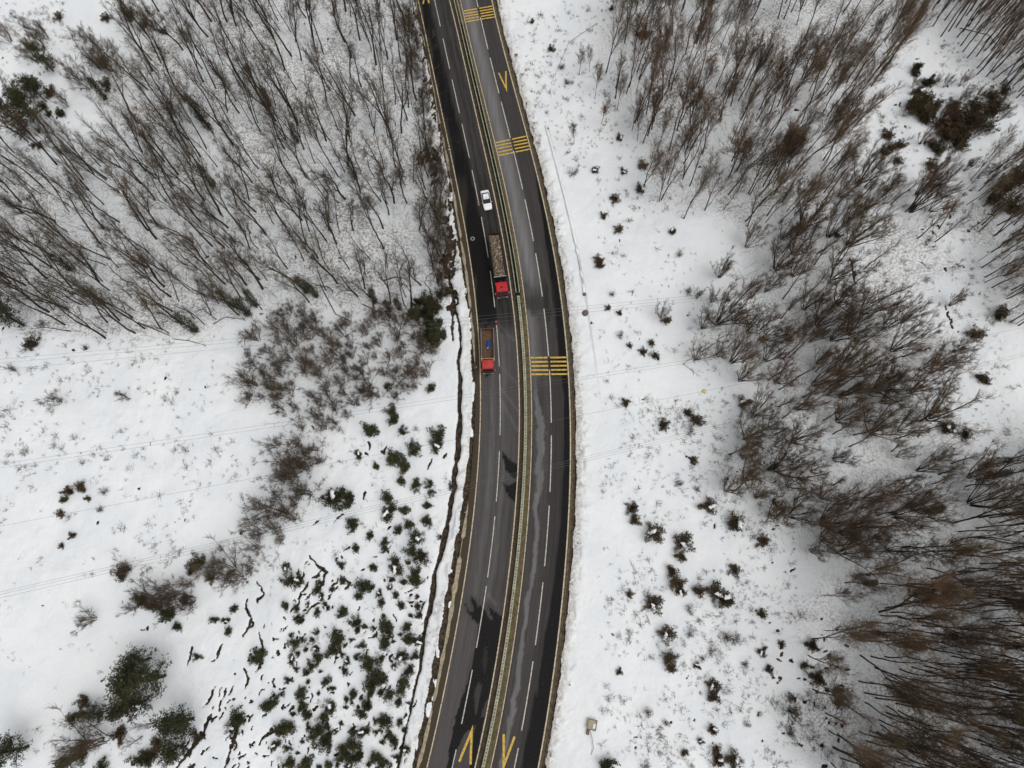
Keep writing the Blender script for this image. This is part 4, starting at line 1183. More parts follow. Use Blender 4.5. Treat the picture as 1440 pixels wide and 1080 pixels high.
def bush_meshes(seed, kind):
    """about one metre in radius: stems and leaf shoots"""
    rng = np.random.RandomState(seed)
    st = Sticks(); cs, rr = [], []
    n = rng.randint(11, 17)
    for i in range(n):
        az = i * 2.4 + rng.normal(0, .5); sp = rng.uniform(.2, 1.35)
        L = rng.uniform(.65, 1.25)
        p = grow(rng, (rng.normal(0, .12), rng.normal(0, .12), -.15), (math.cos(az) * sp, math.sin(az) * sp, 1), L * 1.15, 4, .15, .06)
        st.path(p, .03, .012, 4)
        for f in np.linspace(.35, 1, 4):
            q, d = at_path(p, f); cs.append(q + rng.normal(0, .08, 3)); rr.append(rng.uniform(.10, .22) * (1.25 - .5 * f))
    fol = leaf_cards(rng, cs, rr, 24, .21, M["evergreen" if kind == "evergreen" else "brown_leaf"], "foliage")
    return st.mesh("stems", M["bark"]), fol

def twig_bush(seed, dense=1.0, m="shrub"):
    rng = np.random.RandomState(seed); st, tw = Sticks(), Sticks()
    for i in range(int(16 * dense)):
        az = i * 2.4 + rng.normal(0, .4); sp = rng.uniform(.25, 1.3)
        p = grow(rng, (rng.normal(0, .06), rng.normal(0, .06), -.1), (math.cos(az) * sp, math.sin(az) * sp, 1), rng.uniform(.7, 1.3), 4, .18, .04)
        st.path(p, .022, .007, 3)
        for k in range(int(5 * dense)):
            q, d = at_path(p, rng.uniform(.25, 1)); b = grow(rng, q, side_dir(rng, d, rng.uniform(.4, .9)), rng.uniform(.25, .5), 2, .2, .1)
            tw.path(b, .009, .004, 3)
            for j in range(3):
                q2, d2 = at_path(b, rng.uniform(.2, 1)); tw.segs(q2[None], (q2 + side_dir(rng, d2, .7) * rng.uniform(.1, .28))[None], .006, .003, 3)
    return st.mesh("stems", M["bark"]), tw.mesh("twigs", M[m])

def snow_lump_mesh(seed):
    rng = np.random.RandomState(seed); V, F = [], []; k, n = 14, 5
    ph0, az = rng.uniform(0, 6.28), rng.uniform(0, 6.28); c = np.array([rng.normal(0, .2), rng.normal(0, .2), .88])
    for i in range(n + 1):
        ph = i / n * math.pi * .6 + .05
        for j in range(k):
            a = j * 6.283 / k; q = .23 * (1 + .45 * math.sin(2 * a + ph0) + .25 * math.sin(5 * a + 2 * ph0)) * rng.uniform(.85, 1.15)
            V.append((c[0] + math.sin(ph) * math.cos(a + az) * q * 1.3, c[1] + math.sin(ph) * math.sin(a + az) * q, c[2] + math.cos(ph) * .14))
    F = [(i * k + j, (i + 1) * k + j, (i + 1) * k + (j + 1) % k, i * k + (j + 1) % k) for i in range(n) for j in range(k)] + [tuple(range(k))]
    return new_mesh("snow_lump", V, F, M["snowclump"], smooth=True)

def ivy_mesh(seed, H):
    rng = np.random.RandomState(seed)
    z = np.linspace(.5, H * rng.uniform(.4, .6), 26)
    cs = np.stack([rng.normal(0, .12, 26) + .25 * np.sin(z * .5), rng.normal(0, .12, 26), z], 1)
    rr = .40 + .95 * np.sin(np.linspace(.3, 2.9, 26)) * rng.uniform(.4, 1.1, 26)
    return leaf_cards(rng, cs, rr, 75, .34, M["ivy"], "ivy", 1.2)

class Kind:
    """one thing of a kind with its parts, then copies of the thing and of each part"""
    def __init__(s, name, parts):
        s.parts = parts; s.name = name; s.first = None
    def place(s, loc, scale, rz, label, cat, group, tilt=(0, 0), sz=None):
        if s.first is None:
            r = bpy.data.objects.new(s.name, None); sc.collection.objects.link(r); r.empty_display_size = .3
            for nm, me in s.parts: link(nm, me, r)
            s.first = r
        else: r = copy_tree(s.first)
        r.location = tuple(map(float, loc)); r.rotation_euler = (tilt[0], tilt[1], rz)
        r.scale = (scale, scale, scale if sz is None else sz)
        return tag(r, label, cat, group)

def kind_of_trees(name, seeds, ivy=False, **kw):
    out = []
    for s in seeds:
        t, c = bare_tree(s, **kw); parts = [("trunk", t), ("crown", c)]
        if ivy: parts.append(("ivy", ivy_mesh(s + 900, kw["H"])))
        out.append(Kind(name, parts))
    return out
SLENDER = kind_of_trees("bare_tree", range(11, 19), H=18, limbs=10, dense=.8, low=.36, twig_m="twig", r0=.19, asc=.72, reach=.22, wob=.06, fork=.8)
IVIED = kind_of_trees("ivy_tree", range(31, 34), True, H=16, limbs=9, dense=.7, low=.4, r0=.18, asc=.8)
TALL = kind_of_trees("brown_tree", range(51, 59), H=20, limbs=17, dense=1.15, low=.34, twig_m="twig_brown", r0=.14, asc=.62, reach=.34, wob=.05, fork=.8, tr=.012)
COPPICE = kind_of_trees("coppice_tree", range(71, 78), H=11, stems=10, spread=.36, limbs=12, dense=.80, low=.26, twig_m="twig_brown", r0=.13, asc=.58, reach=.25, wob=.06)
SHRUB = kind_of_trees("bare_shrub", range(91, 96), H=5.0, stems=6, spread=.45, limbs=9, dense=.8, low=.18, twig_m="shrub", r0=.10, wob=.13, tr=.011, asc=.7)
EVERGREEN = [Kind("evergreen_bush", list(zip(("stems", "foliage"), bush_meshes(s, "evergreen")))) for s in range(101, 108)]
EVERSNOW = [Kind("evergreen_bush", list(zip(("stems", "foliage"), bush_meshes(s, "evergreen"))) + [("snow_lump", snow_lump_mesh(s))]) for s in range(111, 114)]
WITHER = [Kind("withered_bush", list(zip(("stems", "foliage"), bush_meshes(s, "brown")))) for s in range(121, 125)]
WITHERSNOW = [Kind("withered_bush", list(zip(("stems", "foliage"), bush_meshes(s, "brown"))) + [("snow_lump", snow_lump_mesh(s))]) for s in range(126, 129)]
THORN = [Kind("thorn_bush", list(zip(("stems", "twigs"), twig_bush(s, 1.3)))) for s in range(131, 136)]

PXM = lambda py: 7.14 * (1 + (py - 515) / 1000 * .287)       # photo pixels per metre on the ground at row py
rng = np.random.RandomState(77)

# --- evergreen bushes below the left grove (photo x, y, radius in px)
EVG = [(522,605,13),(552,578,10),(553,590,9),(566,606,7),(617,612,13),(613,627,10),(581,631,11),(556,643,14),(569,654,11),(504,639,6),(529,656,6),(565,676,7),(584,681,9),(604,680,7),(606,692,6),(634,684,5),(471,698,15),(487,702,15),(545,699,10),(546,719,11),(570,717,9),(600,710,7),(601,732,9),(496,737,11),(576,737,8),(560,745,8),(520,752,7),(500,770,7),(540,762,7),(541,772,6),(586,755,9),(580,774,11),(593,782,10),(619,755,4),(479,794,6),(556,795,11),(585,805,9),(525,797,6),(606,545,8),(545,543,6),(402,797,6),
 (584,816,10),(512,822,13),(405,815,10),(420,814,9),(445,827,8),(536,846,7),(564,851,6),(587,852,6),(589,865,6),(482,860,9),(417,855,6),(445,860,6),(421,871,8),(401,850,7),(500,874,9),(512,880,5),(544,878,11),(546,890,8),(572,880,8),(574,896,9),(587,900,8),(540,904,9),(415,902,10),(473,897,12),(467,914,11),(509,907,6),(447,925,9),(437,936,7),(430,944,6),(410,926,6),(519,927,11),(517,936,8),(565,922,8),(584,922,7),(574,942,9),(527,952,12),(522,964,10),(534,946,8),(567,958,9),(563,969,8),(547,975,9),(560,987,7),(497,974,8),(487,982,5),(459,957,7),(422,973,9),(424,992,9),(431,1003,8),(515,990,9),(508,1002,8),(464,993,9),(456,1008,9),(540,1011,11),(562,1014,6),(447,1025,11),(458,1034,10),(440,1034,8),(402,1020,12),(392,1026,8),(382,988,11),(372,992,8),(511,1027,8),(549,1032,8),(555,1043,8),(493,1045,12),(500,1060,13),(483,1062,10),(459,1045,10),(387,1046,7),(530,1063,11),(540,1072,9),(407,1072,10),(430,1072,12),(462,1074,8),(367,917,10),(363,926,8),
 (332,1007,13),(328,1022,9),(275,1035,8),(277,922,6),(301,870,6),(320,887,6),(317,872,5),(357,925,7),(328,855,6),(200,1067,13),(213,1060,9),(90,1070,12),(110,1064,10),(102,1007,10),(142,1075,10),(195,843,10),(208,848,10),(235,862,13),(250,880,7)]
rz_ = np.random.RandomState(12)
while len(EVG) < 205:
    a, b = rz_.uniform(395, 605), rz_.uniform(790, 1078)
    if a > 610 - (b - 780) * .14 or a < 470 - (b - 770) * .5: continue
    if min((a - e[0]) ** 2 + (b - e[1]) ** 2 for e in EVG) < 120: continue
    EVG.append((a, b, rz_.uniform(3, 6)))
def evg_label(px, py, r):
    size = "small" if r < 7 else ("mid-sized" if r < 10.5 else "large")
    if px < 300: where = "in the shrubby patch at the lower left corner" if py > 900 else "beside the bare thicket on the left snow slope"
    elif px > 575 and py < 720: where = "close to the dark ditch near the empty lorry"
    elif px > 575: where = "in the row along the ditch's lower bend"
    elif py < 700: where = "just below the bare shrub thicket"
    elif py < 800: where = "where the cables cross the snow slope"
    elif py < 930: where = "on the creased snow slope" + (" near the black crevices" if px < 460 else " left of the ditch")
    elif py < 1030: where = "in the dense lower patch of bushes" + (" near the crevices" if px < 460 else "")
    else: where = "along the bottom edge of the picture"
    return f"{size} dark evergreen bush {where}"
for i, (px, py, r) in enumerate(EVG):
    k = (EVERSNOW if rng.rand() < .14 else EVERGREEN); k = k[rng.randint(len(k))]
    s = r / PXM(py) * 1.28
    g = G(px - (px - 720) * .004 * s, py + 1.0 * s)
    k.place(g, s, rng.uniform(0, 6.28), evg_label(px, py, r), "bush", "evergreen bushes on the left slope", sz=s * rng.uniform(.8, 1.15))

# --- bushes on the snow right of the road
WTH = [(880,566,6,0),(932,597,8,0),(967,580,6,0),(980,590,9,0),(970,605,8,1),(975,646,5,0),(955,679,6,1),(980,687,6,1),(889,714,8,0),(892,731,8,0),(917,747,13,2),(959,763,13,2),(957,781,8,0),(995,710,11,2),(1032,733,14,2),(945,802,9,0),(1032,800,8,0),(1072,760,9,0),(1045,566,9,2),
 (917,849,12,2),(885,835,5,0),(950,818,10,0),(957,830,8,2),(982,830,9,0),(1006,832,12,2),(1018,842,13,2),(970,856,8,1),(935,890,11,2),(941,924,9,0),(943,938,7,0),(970,891,7,1),(1022,895,12,1),(1034,897,9,1),(1000,915,7,1),(1070,862,7,0),(1071,916,7,2),(1000,962,9,2),(1003,978,9,0),(979,935,5,2),(911,1001,9,1),(936,1016,5,1),(1001,1024,8,2),(962,1056,6,0),(985,1042,4,2),(1006,1055,9,0),(1009,1068,9,2),(1032,1065,11,2),(907,1078,8,1),(1050,1017,6,1),(871,944,5,0),(1080,940,6,0),
 (864,280,6,0),(849,304,5,0),(870,323,6,0),(842,364,8,2),(843,373,6,0),(860,414,6,1),(855,433,4,0),(871,440,4,0),(872,470,6,1),(885,486,4,0),(916,482,5,0),(904,494,5,0),(921,500,5,0),(945,326,6,2),(955,357,6,1),(937,451,6,0),(967,410,7,1),(900,47,10,2),(871,194,6,2),(775,70,5,0),(790,95,6,1),(797,117,6,1),(806,243,8,1),(837,240,6,2),(905,232,7,2),(900,266,8,2),(877,242,5,2),(860,13,4,0),(749,31,4,0),
 (1378,530,8,0),(1385,535,6,0),(1330,602,11,2),(1356,610,8,0),(1176,330,6,2),(1110,1030,9,1),(1098,905,5,0),(1110,980,9,1),(1130,935,6,0),(1140,905,9,0),(1148,950,11,0),(1180,985,9,0),(1175,970,7,0),
 (1290,155,12,0),(1300,140,10,0),(1340,165,11,0),(1355,178,12,0),(1330,190,12,0),(1310,205,10,0),(1370,150,11,0),(1390,160,10,0),(1345,200,9,0),(1265,205,7,0),(1245,190,6,2),(1290,130,8,2),(1285,105,6,0),(1243,215,7,0),
 (115,685,9,0),(98,690,7,0),(92,703,6,0),(125,700,5,0),(86,722,6,0),(148,690,7,1),(142,716,7,1),(103,752,5,0),(88,767,4,0),(172,803,12,0),(183,800,9,1),(280,790,11,0),(47,482,10,0),(60,455,7,1),(122,490,6,1),(84,24,6,0),(150,26,6,0),(185,20,7,0),(205,35,6,0),(230,45,5,0),(62,150,6,0),(70,160,5,0),(57,205,5,0),(48,205,4,0),(55,185,4,0)]
def wth_label(px, py, r, t):
    look = {0: "withered", 1: "twiggy", 2: "snow-capped withered"}[t]
    size = "small" if r < 6 else ("mid-sized" if r < 9.5 else "large")
    if px < 300: where = "on the open snow at the far left" if py > 300 else "on the snow at the upper left corner"
    elif px > 1230: where = "in the olive scrub of the upper right gap" if py < 300 else "on the white clearing near the right edge"
    elif px > 1085: where = "where the lower right wood meets the snow" if py > 600 else "between the coppice trees"
    elif py < 160: where = "on the snow at the top right of the road"
    elif py < 290: where = "at the foot of the upper right wood"
    elif py < 410: where = "on the snowfield right of the roadside wall"
    elif py < 560: where = "on the snowfield near the round brown boulder"
    elif py < 700: where = "on the snowfield under the lower cables"
    elif py < 870: where = "in the bush cluster on the lower right snowfield"
    elif py < 990: where = "on the speckled snow below the bush cluster"
    else: where = "near the bottom edge right of the road"
    return f"{size} {look} brown bush {where}"
for px, py, r, t in WTH:
    k = {0: WITHER, 1: THORN, 2: WITHERSNOW}[t]; k = k[rng.randint(len(k))]
    s = r / PXM(py) * 1.28
    k.place(G(px, py + 1.0 * s), s, rng.uniform(0, 6.28), wth_label(px, py, r, t), "bush", "brown bushes on the snow", sz=s * rng.uniform(.8, 1.2))
for px, py, r in [(1283,148,11),(1296,166,13),(1312,150,10),(1326,176,15),(1344,186,14),(1361,166,14),(1378,176,13),(1396,150,12),(1350,205,10),(1318,212,9),(1301,118,9),(1287,96,8),(1392,135,9),(1410,128,9),(1338,150,9),(1247,190,8),(1252,208,7),(1262,226,6),(1307,232,7),(1410,262,13),(1395,280,12),(1420,290,13),(1430,250,12),(1370,470,10),(1402,440,12)]:
    s = r / PXM(py) * 1.25
    (EVERGREEN if rng.rand() < .35 else WITHER)[rng.randint(4)].place(G(px, py + s), s, rng.uniform(0, 6.28), ("large" if r > 11 else "smaller") + (" olive-brown bush in the scrub of the upper right gap" if px < 1405 and py < 240 else " olive-brown bush at the right edge beside the white clearing"), "bush", "olive bushes in the upper right", sz=s * 1.1)
k = EVERGREEN[0]; k.place(G(854, 1074), 2.0, 1.0, "very dark green bush at the bottom edge right of the road", "bush", "evergreen bushes right of the road")
k = EVERGREEN[1]; k.place(G(907, 52), 1.5, 2.0, "green-brown bush at the wood's left edge, top right", "bush", "evergreen bushes right of the road")

# --- evergreen trees
def evergreen_tree(seed, H, rad, m="evergreen"):
    rng = np.random.RandomState(seed); tr = Sticks(); cs, rr = [], []
    main = grow(rng, (0, 0, -.5), (.03, .02, 1), H + .5, 8, .05, .1); tr.path(main, .20, .05, 7)
    for i in range(44):
        f = rng.uniform(.18, 1); p, d = at_path(main, f); L = rad * (1.2 - f * .8) * rng.uniform(.45, 1.3)
        q = grow(rng, p, side_dir(rng, d, rng.uniform(.7, 1.4)), L, 4, .16, .08); tr.path(q, .05, .012, 4)
        for g in np.linspace(.3, 1, 5): c, _ = at_path(q, g); cs.append(c + rng.normal(0, .22, 3)); rr.append(rng.uniform(.14, .38))
        for k in range(4):
            c, d2 = at_path(q, rng.uniform(.2, 1)); e = grow(rng, c, side_dir(rng, d2, rng.uniform(.4, 1)), rng.uniform(.4, 1.1), 2, .2, .1); tr.path(e, .018, .008, 3); cs.append(e[-1]); rr.append(rng.uniform(.10, .26))
    return [("trunk", tr.mesh("trunk", M["bark"])), ("crown", leaf_cards(rng, cs, rr, 13, .34, M[m], "crown", .8))]
ET = [Kind("evergreen_tree", evergreen_tree(s, 9, 3.1)) for s in (201, 202, 203)]
for i, (px, py, s, lab) in enumerate([
    (232,950,1.5,"broad dark evergreen tree, the biggest in the lower left corner"), (205,985,1.25,"evergreen tree just below and left of the biggest lower left evergreen"), (212,925,1.0,"evergreen tree at the upper edge of the lower left cluster"),
    (272,1010,1.25,"rounded dark evergreen tree nearest the black crevices"), (150,1000,.75,"smaller ragged evergreen tree at the left end of the lower left cluster"), (40,1050,1.2,"dark evergreen tree cut by the lower left corner"),
    (62,178,1.25,"tall dark evergreen tree at the left edge, upper open snow"), (44,190,1.1,"tall evergreen tree left of another at the upper left edge"), (62,140,.8,"upper evergreen tree of the cluster at the left edge"),
    (34,458,1.35,"nearly black evergreen tree at the left edge below the grove"), (608,446,.85,"dark evergreen tree at the grove's corner near the road"), (614,482,.75,"low dark evergreen at the thicket's corner beside the ditch"), (586,450,.6,"small evergreen tree at the grove's foot, left of the ditch"), (75,100,.9,"evergreen tree above the cluster at the upper left edge"), (260,1045,.9,"small evergreen tree below the rounded one near the crevices")]):
    ET[i % 3].place(G(px, py), s, rng.uniform(0, 6.28), lab, "tree", "evergreen trees")

# --- woods: trunks scattered inside their outlines
def visible(px, py): return -60 < px < 1500 and -40 < py < 1130

def scatter(poly, n, dmin, seed, lim=60000, clump=0.0):
    rg = np.random.RandomState(seed); a = np.array(poly); lo, hi = a.min(0), a.max(0)
    pts = []; tries = 0
    while len(pts) < n and tries < lim:
        tries += 1
        p = rg.uniform(lo, hi)
        if not visible(*p) or not in_poly(p[0], p[1], poly): continue
        if clump and fbm(p[0] / 62., p[1] / 62., 71, 2) < clump + rg.uniform(-.04, .04): continue
        if pts and np.min(np.hypot(*(np.array(pts) - p).T)) < dmin: continue
        pts.append(p)
    return pts


def wood(poly, n, dmin, seed, kinds, smin, smax, labeler, cat, group, tilt=.05, clump=0.0):
    for p in scatter(poly, n, dmin, seed, 30000, clump):
        if not visible(*p): continue
        k = kinds[rng.randint(len(kinds))]; s = rng.uniform(smin, smax)
        k.place(G(*p), s * rng.uniform(.72, 1.3), rng.uniform(0, 6.28), labeler(*p, s), cat, group, (rng.normal(0, tilt), rng.normal(0, tilt)), sz=s)

def lab_a(px, py, s):
    size = "tall" if s > 1.0 else "thin"
    if px > 560: w = "on the grove's road side above the brown bank"
    elif py > 405: w = "at the lower fringe of the left grove"
    elif py < 90: w = "at the top of the left grove"
    elif px < 170: w = "at the left end of the grove"
    elif px < 330: w = "in the left half of the big grove"
    else: w = "in the middle of the big left grove"
    return f"{size} leafless dark tree {w}"
def lab_d(px, py, s):
    size = "tall" if s > .95 else "slim"
    w = "at the snowfield edge of the upper right wood" if px < 950 else ("in the upper right wood beside the snowy gap" if px > 1180 else ("at the top of the upper right wood" if py < 90 else "inside the upper right wood"))
    return f"{size} leafless brown tree {w}"
def lab_c(area):
    return lambda px, py, s: f"{'large' if s > 1.0 else 'small'} fan-shaped bare coppice tree {area}" + (", snowfield side" if px < 1120 else ("" if px < 1230 else ", far side"))
def lab_t(area): return lambda px, py, s: f"{'tall' if s > .95 else 'slim'} leafless reddish-brown tree {area}" + (", upper part" if py < 850 and 'lower' in area else "")

wood(GROVE_A, 285, 13, 1, SLENDER, .72, 1.15, lab_a, "tree", "leafless trees of the left grove")
wood(GROVE_D, 145, 12, 2, TALL, .55, 1.05, lab_d, "tree", "leafless trees of the upper right wood", clump=.24)
wood(GROVE_G, 44, 23, 3, COPPICE, .7, 1.55, lab_c("above the right snow gap"), "tree", "coppice trees in the right middle", clump=.37)
wood(GROVE_H, 42, 23, 4, COPPICE, .6, 1.4, lab_c("on the right slope below the cables"), "tree", "coppice trees on the right slope", clump=.37)
wood(GROVE_I, 100, 18, 5, TALL, .75, 1.15, lab_t("in the dense lower right wood"), "tree", "leafless trees of the lower right wood")
wood(GROVE_J, 36, 18, 6, TALL, .5, .8, lab_t("at the right edge beside the white clearing"), "tree", "leafless trees at the right edge")
wood(ZONE_B, 96, 11.5, 8, SHRUB, .55, 1.2, lambda px, py, s: f"{'large' if s > .85 else 'small'} bare spreading shrub in the thicket below the left grove" + (", near the ditch" if px > 520 else ""), "shrub", "bare shrubs below the left grove")
for px, py, s, lab in [(413,668,1.5,"large bare shrub spreading alone below the shrub thicket"), (428,655,1.2,"bare shrub joined to the large one below the thicket"), (400,722,1.5,"low domed brown shrub beside the lowest cables"), (385,742,1.2,"bare shrub at the left foot of the domed shrub"), (365,770,1.0,"small bare shrub between the domed shrub and the thicket below"), (345,812,1.3,"bare shrub above the black crevices"), (330,800,1.4,"wide bare shrub left of the crevices' top"), (300,800,1.3,"bare shrub in the middle of the lower left thicket"), (272,842,1.6,"largest bare shrub of the lower left thicket"), (250,835,1.3,"bare shrub at the left part of the lower thicket"), (225,835,1.2,"bare shrub at the left end of the lower thicket"), (135,870,1.1,"thin bare shrub on smooth snow left of the thicket"), (150,1040,1.8,"bare shrub beside the evergreens of the lower left corner"), (120,1045,1.6,"pale bare shrub at the lower left corner evergreens"), (85,566,.9,"tiny bare shrub alone on the left open snow"), (180,560,.7,"low twiggy shrub in the middle of the left snow"), (350,565,.8,"bare shrub on the snow at the thicket's left tip"), (22,522,.5,"stick-like bare shrub under the upper cables at left")]:
    SHRUB[rng.randint(5)].place(G(px, py), s, rng.uniform(0, 6.28), lab, "shrub", "bare shrubs on the left slope")
BAND = [(385,612),(450,618),(450,690),(425,725),(400,775),(355,770),(365,720),(395,680)]
for p in scatter(BAND, 18, 12, 61): SHRUB[rng.randint(5)].place(G(*p), rng.uniform(.8, 1.4), rng.uniform(0, 6.28), "bare warm-brown shrub in the band running down from the thicket", "shrub", "bare shrubs of the band below the thicket")
VERGE_L = [(568,20),(582,20),(606,150),(630,262),(638,420),(622,430),(612,300),(592,160)]
for p in scatter(VERGE_L, 52, 9, 62): SHRUB[rng.randint(5)].place(G(*p), rng.uniform(.5, 1.15), rng.uniform(0, 6.28), "bare shrub on the brown bank between the left grove and the road", "shrub", "bare shrubs on the left road bank")
for px, py, r in [(600,425,12),(612,432,10),(606,450,13),(618,455,9),(603,470,11),(614,476,12),(625,470,7),(594,440,10),(588,425,8),(578,440,7),(620,415,8)]:
    s = r / PXM(py) * 1.2
    (WITHER if rng.rand() < .5 else EVERGREEN)[rng.randint(4)].place(G(px, py + s), s, rng.uniform(0, 6.28), "dark green-brown bush in the tall clump left of the empty lorry", "bush", "bushes of the dark clump beside the ditch", sz=s * 1.4)
for p in scatter([(1262,110),(1300,90),(1400,110),(1420,160),(1390,190),(1330,230),(1262,215)], 20, 12, 63): COPPICE[rng.randint(7)].place(G(*p), rng.uniform(.3, .6), rng.uniform(0, 6.28), "small bare coppice tree amid the olive scrub of the upper right gap", "tree", "small coppice trees in the olive scrub")
for px, py, s in [(205,835,1.0),(240,848,1.1),(268,822,1.0),(310,795,1.1),(325,818,.9),(355,795,.9),(180,800,.8),(190,855,.7)]:
    SHRUB[rng.randint(5)].place(G(px, py), s, rng.uniform(0, 6.28), "bare shrub filling the thicket on the lower left slope", "shrub", "bare shrubs filling the lower left thicket")
for px, py, s in [(150,85,1.5),(142,98,1.3),(160,100,1.2),(60,70,1.3),(52,85,1.2),(68,55,1.0),(110,112,1.0),(120,60,.9),(185,30,1.2),(218,40,1.3),(95,150,.9),(40,40,.8),(128,125,1.1),(15,60,1.0)]:
    SHRUB[rng.randint(5)].place(G(px, py), s, rng.uniform(0, 6.28), "bare shrub standing in the snowy upper left corner", "shrub", "bare shrubs in the upper left corner")
for px, py, r in [(222,852,8),(262,842,7),(298,812,7),(272,800,8),(145,90,9),(152,120,9),(72,130,9),(30,140,10),(50,120,10),(88,160,7),(120,985,9),(170,1030,11),(225,1045,11),(205,1062,9),(118,1052,10)]:
    s = r / PXM(py) * 1.25
    (WITHER if rng.rand() < .6 else EVERGREEN)[rng.randint(4)].place(G(px, py + s), s, rng.uniform(0, 6.28), "olive-brown bush among the " + ("lower left thicket" if 780 < py < 900 else ("lower left evergreens" if py > 900 else "upper left evergreens and bare trees")), "bush", "olive bushes of the " + ("left thicket" if 780 < py < 900 else ("lower left corner" if py > 900 else "upper left corner")))
for px, py, s, lab in [(807,203,.42,"lone slim bare tree on the snow above the roadside wall"), (814,106,.45,"small bare tree near the road at the upper right"), (836,139,.5,"thin bare tree left of the upper right wood"), (846,174,.45,"small reddish bare tree at the snow's edge"), (868,154,.5,"leaning bare tree pair's left one, wood edge"), (889,184,.6,"dark forked bare tree at the wood's lowest left edge"), (862,17,.35,"short bare tree at the top edge of the snowfield"), (884,18,.4,"short bare tree at the top where the wood begins"), (829,102,.35,"tiny bare tree behind the small tree near the road")]:
    TALL[rng.randint(len(TALL))].place(G(px, py), s, rng.uniform(0, 6.28), lab, "tree", "lone trees on the right snowfield")
for px, py, s, lab in [(1012,390,.8,"green-tinged coppice tree alone on the snowfield"), (928,447,.55,"leaning coppice tree at the snowfield under the top cables"), (988,462,.7,"coppice tree at the thicket tip by the top cables"), (978,506,.75,"round bare coppice tree on the snowfield's right edge"), (1008,500,.8,"bare coppice tree beside the round one"), (1040,535,.9,"coppice tree at the lower end of the thicket tip"), (1020,690,.75,"brown bushy coppice tree right of the bush cluster"), (1062,700,.7,"bushy coppice tree on the snow by the right slope"), (1040,640,.7,"coppice tree where the lowest cables meet the slope"), (1000,425,.5,"small coppice tree above the cables"), (980,420,.4,"little coppice tree leaning over the top cables"), (1130,470,.9,"dark coppice tree at the wood's inner clearing"), (1340,495,.7,"coppice tree beside the stony line in the right gap"), (1335,430,.6,"small coppice tree in the right gap"), (1350,140,.5,"coppice tree in the olive scrub, upper right"), (1320,170,.5,"low coppice tree amid olive scrub, upper right"), (1375,250,.55,"lone coppice tree on the bright right snow patch"), (1355,240,.5,"small coppice tree left of the bright right snow patch"), (1110,1000,.55,"tiny coppice tree on the snow before the lower right wood")]:
    COPPICE[rng.randint(len(COPPICE))].place(G(px, py), s, rng.uniform(0, 6.28), lab, "tree", "coppice trees at the snowfield edge")
for px, py, s, lab in [(66,186,.8,"bare tree beside the tall evergreens at the upper left edge"), (40,200,.85,"bare tree left of the evergreens at the upper left edge"), (75,165,.6,"bare tree with spread limbs right of the upper left evergreens"), (48,172,.75,"bare tree between the tall evergreens at the upper left edge"), (20,215,.8,"bare tree at the left edge just above the grove"), (100,215,.7,"bare tree at the grove's upper left tip"), (225,1015,.45,"small bare tree amid the lower left evergreens"), (200,1035,.5,"small bare tree below the biggest lower left evergreen")]:
    SLENDER[rng.randint(8)].place(G(px, py), s, rng.uniform(0, 6.28), lab, "tree", "bare trees beside evergreens")
for i, (px, py, s, lab) in enumerate([(276,466,.95,"ivy-clad tree at the grove's lowest tip"), (350,442,.9,"ivy-clad tree at the grove foot above the open snow"), (330,432,.85,"ivy-wrapped tree close left of another at the grove foot"), (362,430,.8,"ivy-wrapped tree right of the pair at the grove foot"), (300,262,.9,"ivy-wrapped tree in the left half of the grove"), (296,182,.9,"ivy-thick trunk near the top left of the grove"), (285,170,.85,"ivy-thick trunk next to another, upper left grove"), (150,140,.8,"ivy-covered tree at the grove's top left corner"), (432,412,.8,"ivy-covered tree at the grove foot left of its middle"), (445,418,.7,"ivy-covered tree right of its ivied neighbour"), (528,425,.75,"ivy-covered tree at the grove foot near the road"), (548,438,.6,"short ivied tree at the grove foot near the road"), (562,436,.6,"short ivied tree nearest the dark evergreen corner"), (380,150,.8,"ivy-wrapped tree in the upper middle of the grove"), (500,250,.75,"ivy-wrapped tree deep in the grove toward the road"), (420,200,.7,"ivy-wrapped tree deep in the grove's middle"), (100,380,.85,"ivy-wrapped tree at the grove's left lower end")]):
    IVIED[i % 3].place(G(px, py), s, rng.uniform(0, 6.28), lab, "tree", "ivy-clad trees")
for i, (px, py, s, lab) in enumerate([(1270,905,.7,"mossy ivied tree in the lower right wood"), (1215,820,.6,"ivied tree at the upper edge of the lower right wood"), (1225,890,.55,"short ivied tree at the lower right wood's fringe"), (1385,655,.8,"ivied tree at the right edge above the dark wood"), (1390,670,.8,"second ivied tree at the right edge above the dark wood"), (1285,835,.7,"ivied trunk lying long across the lower right wood"), (1080,660,.5,"ivied tree at the left side of the right slope"), (1225,705,.5,"ivied tree on the right slope near the white gap"), (1300,720,.7,"dark green ivied tree at the tip of the lower right wood")]):
    IVIED[i % 3].place(G(px, py), s, rng.uniform(0, 6.28), lab, "tree", "ivy-clad trees")

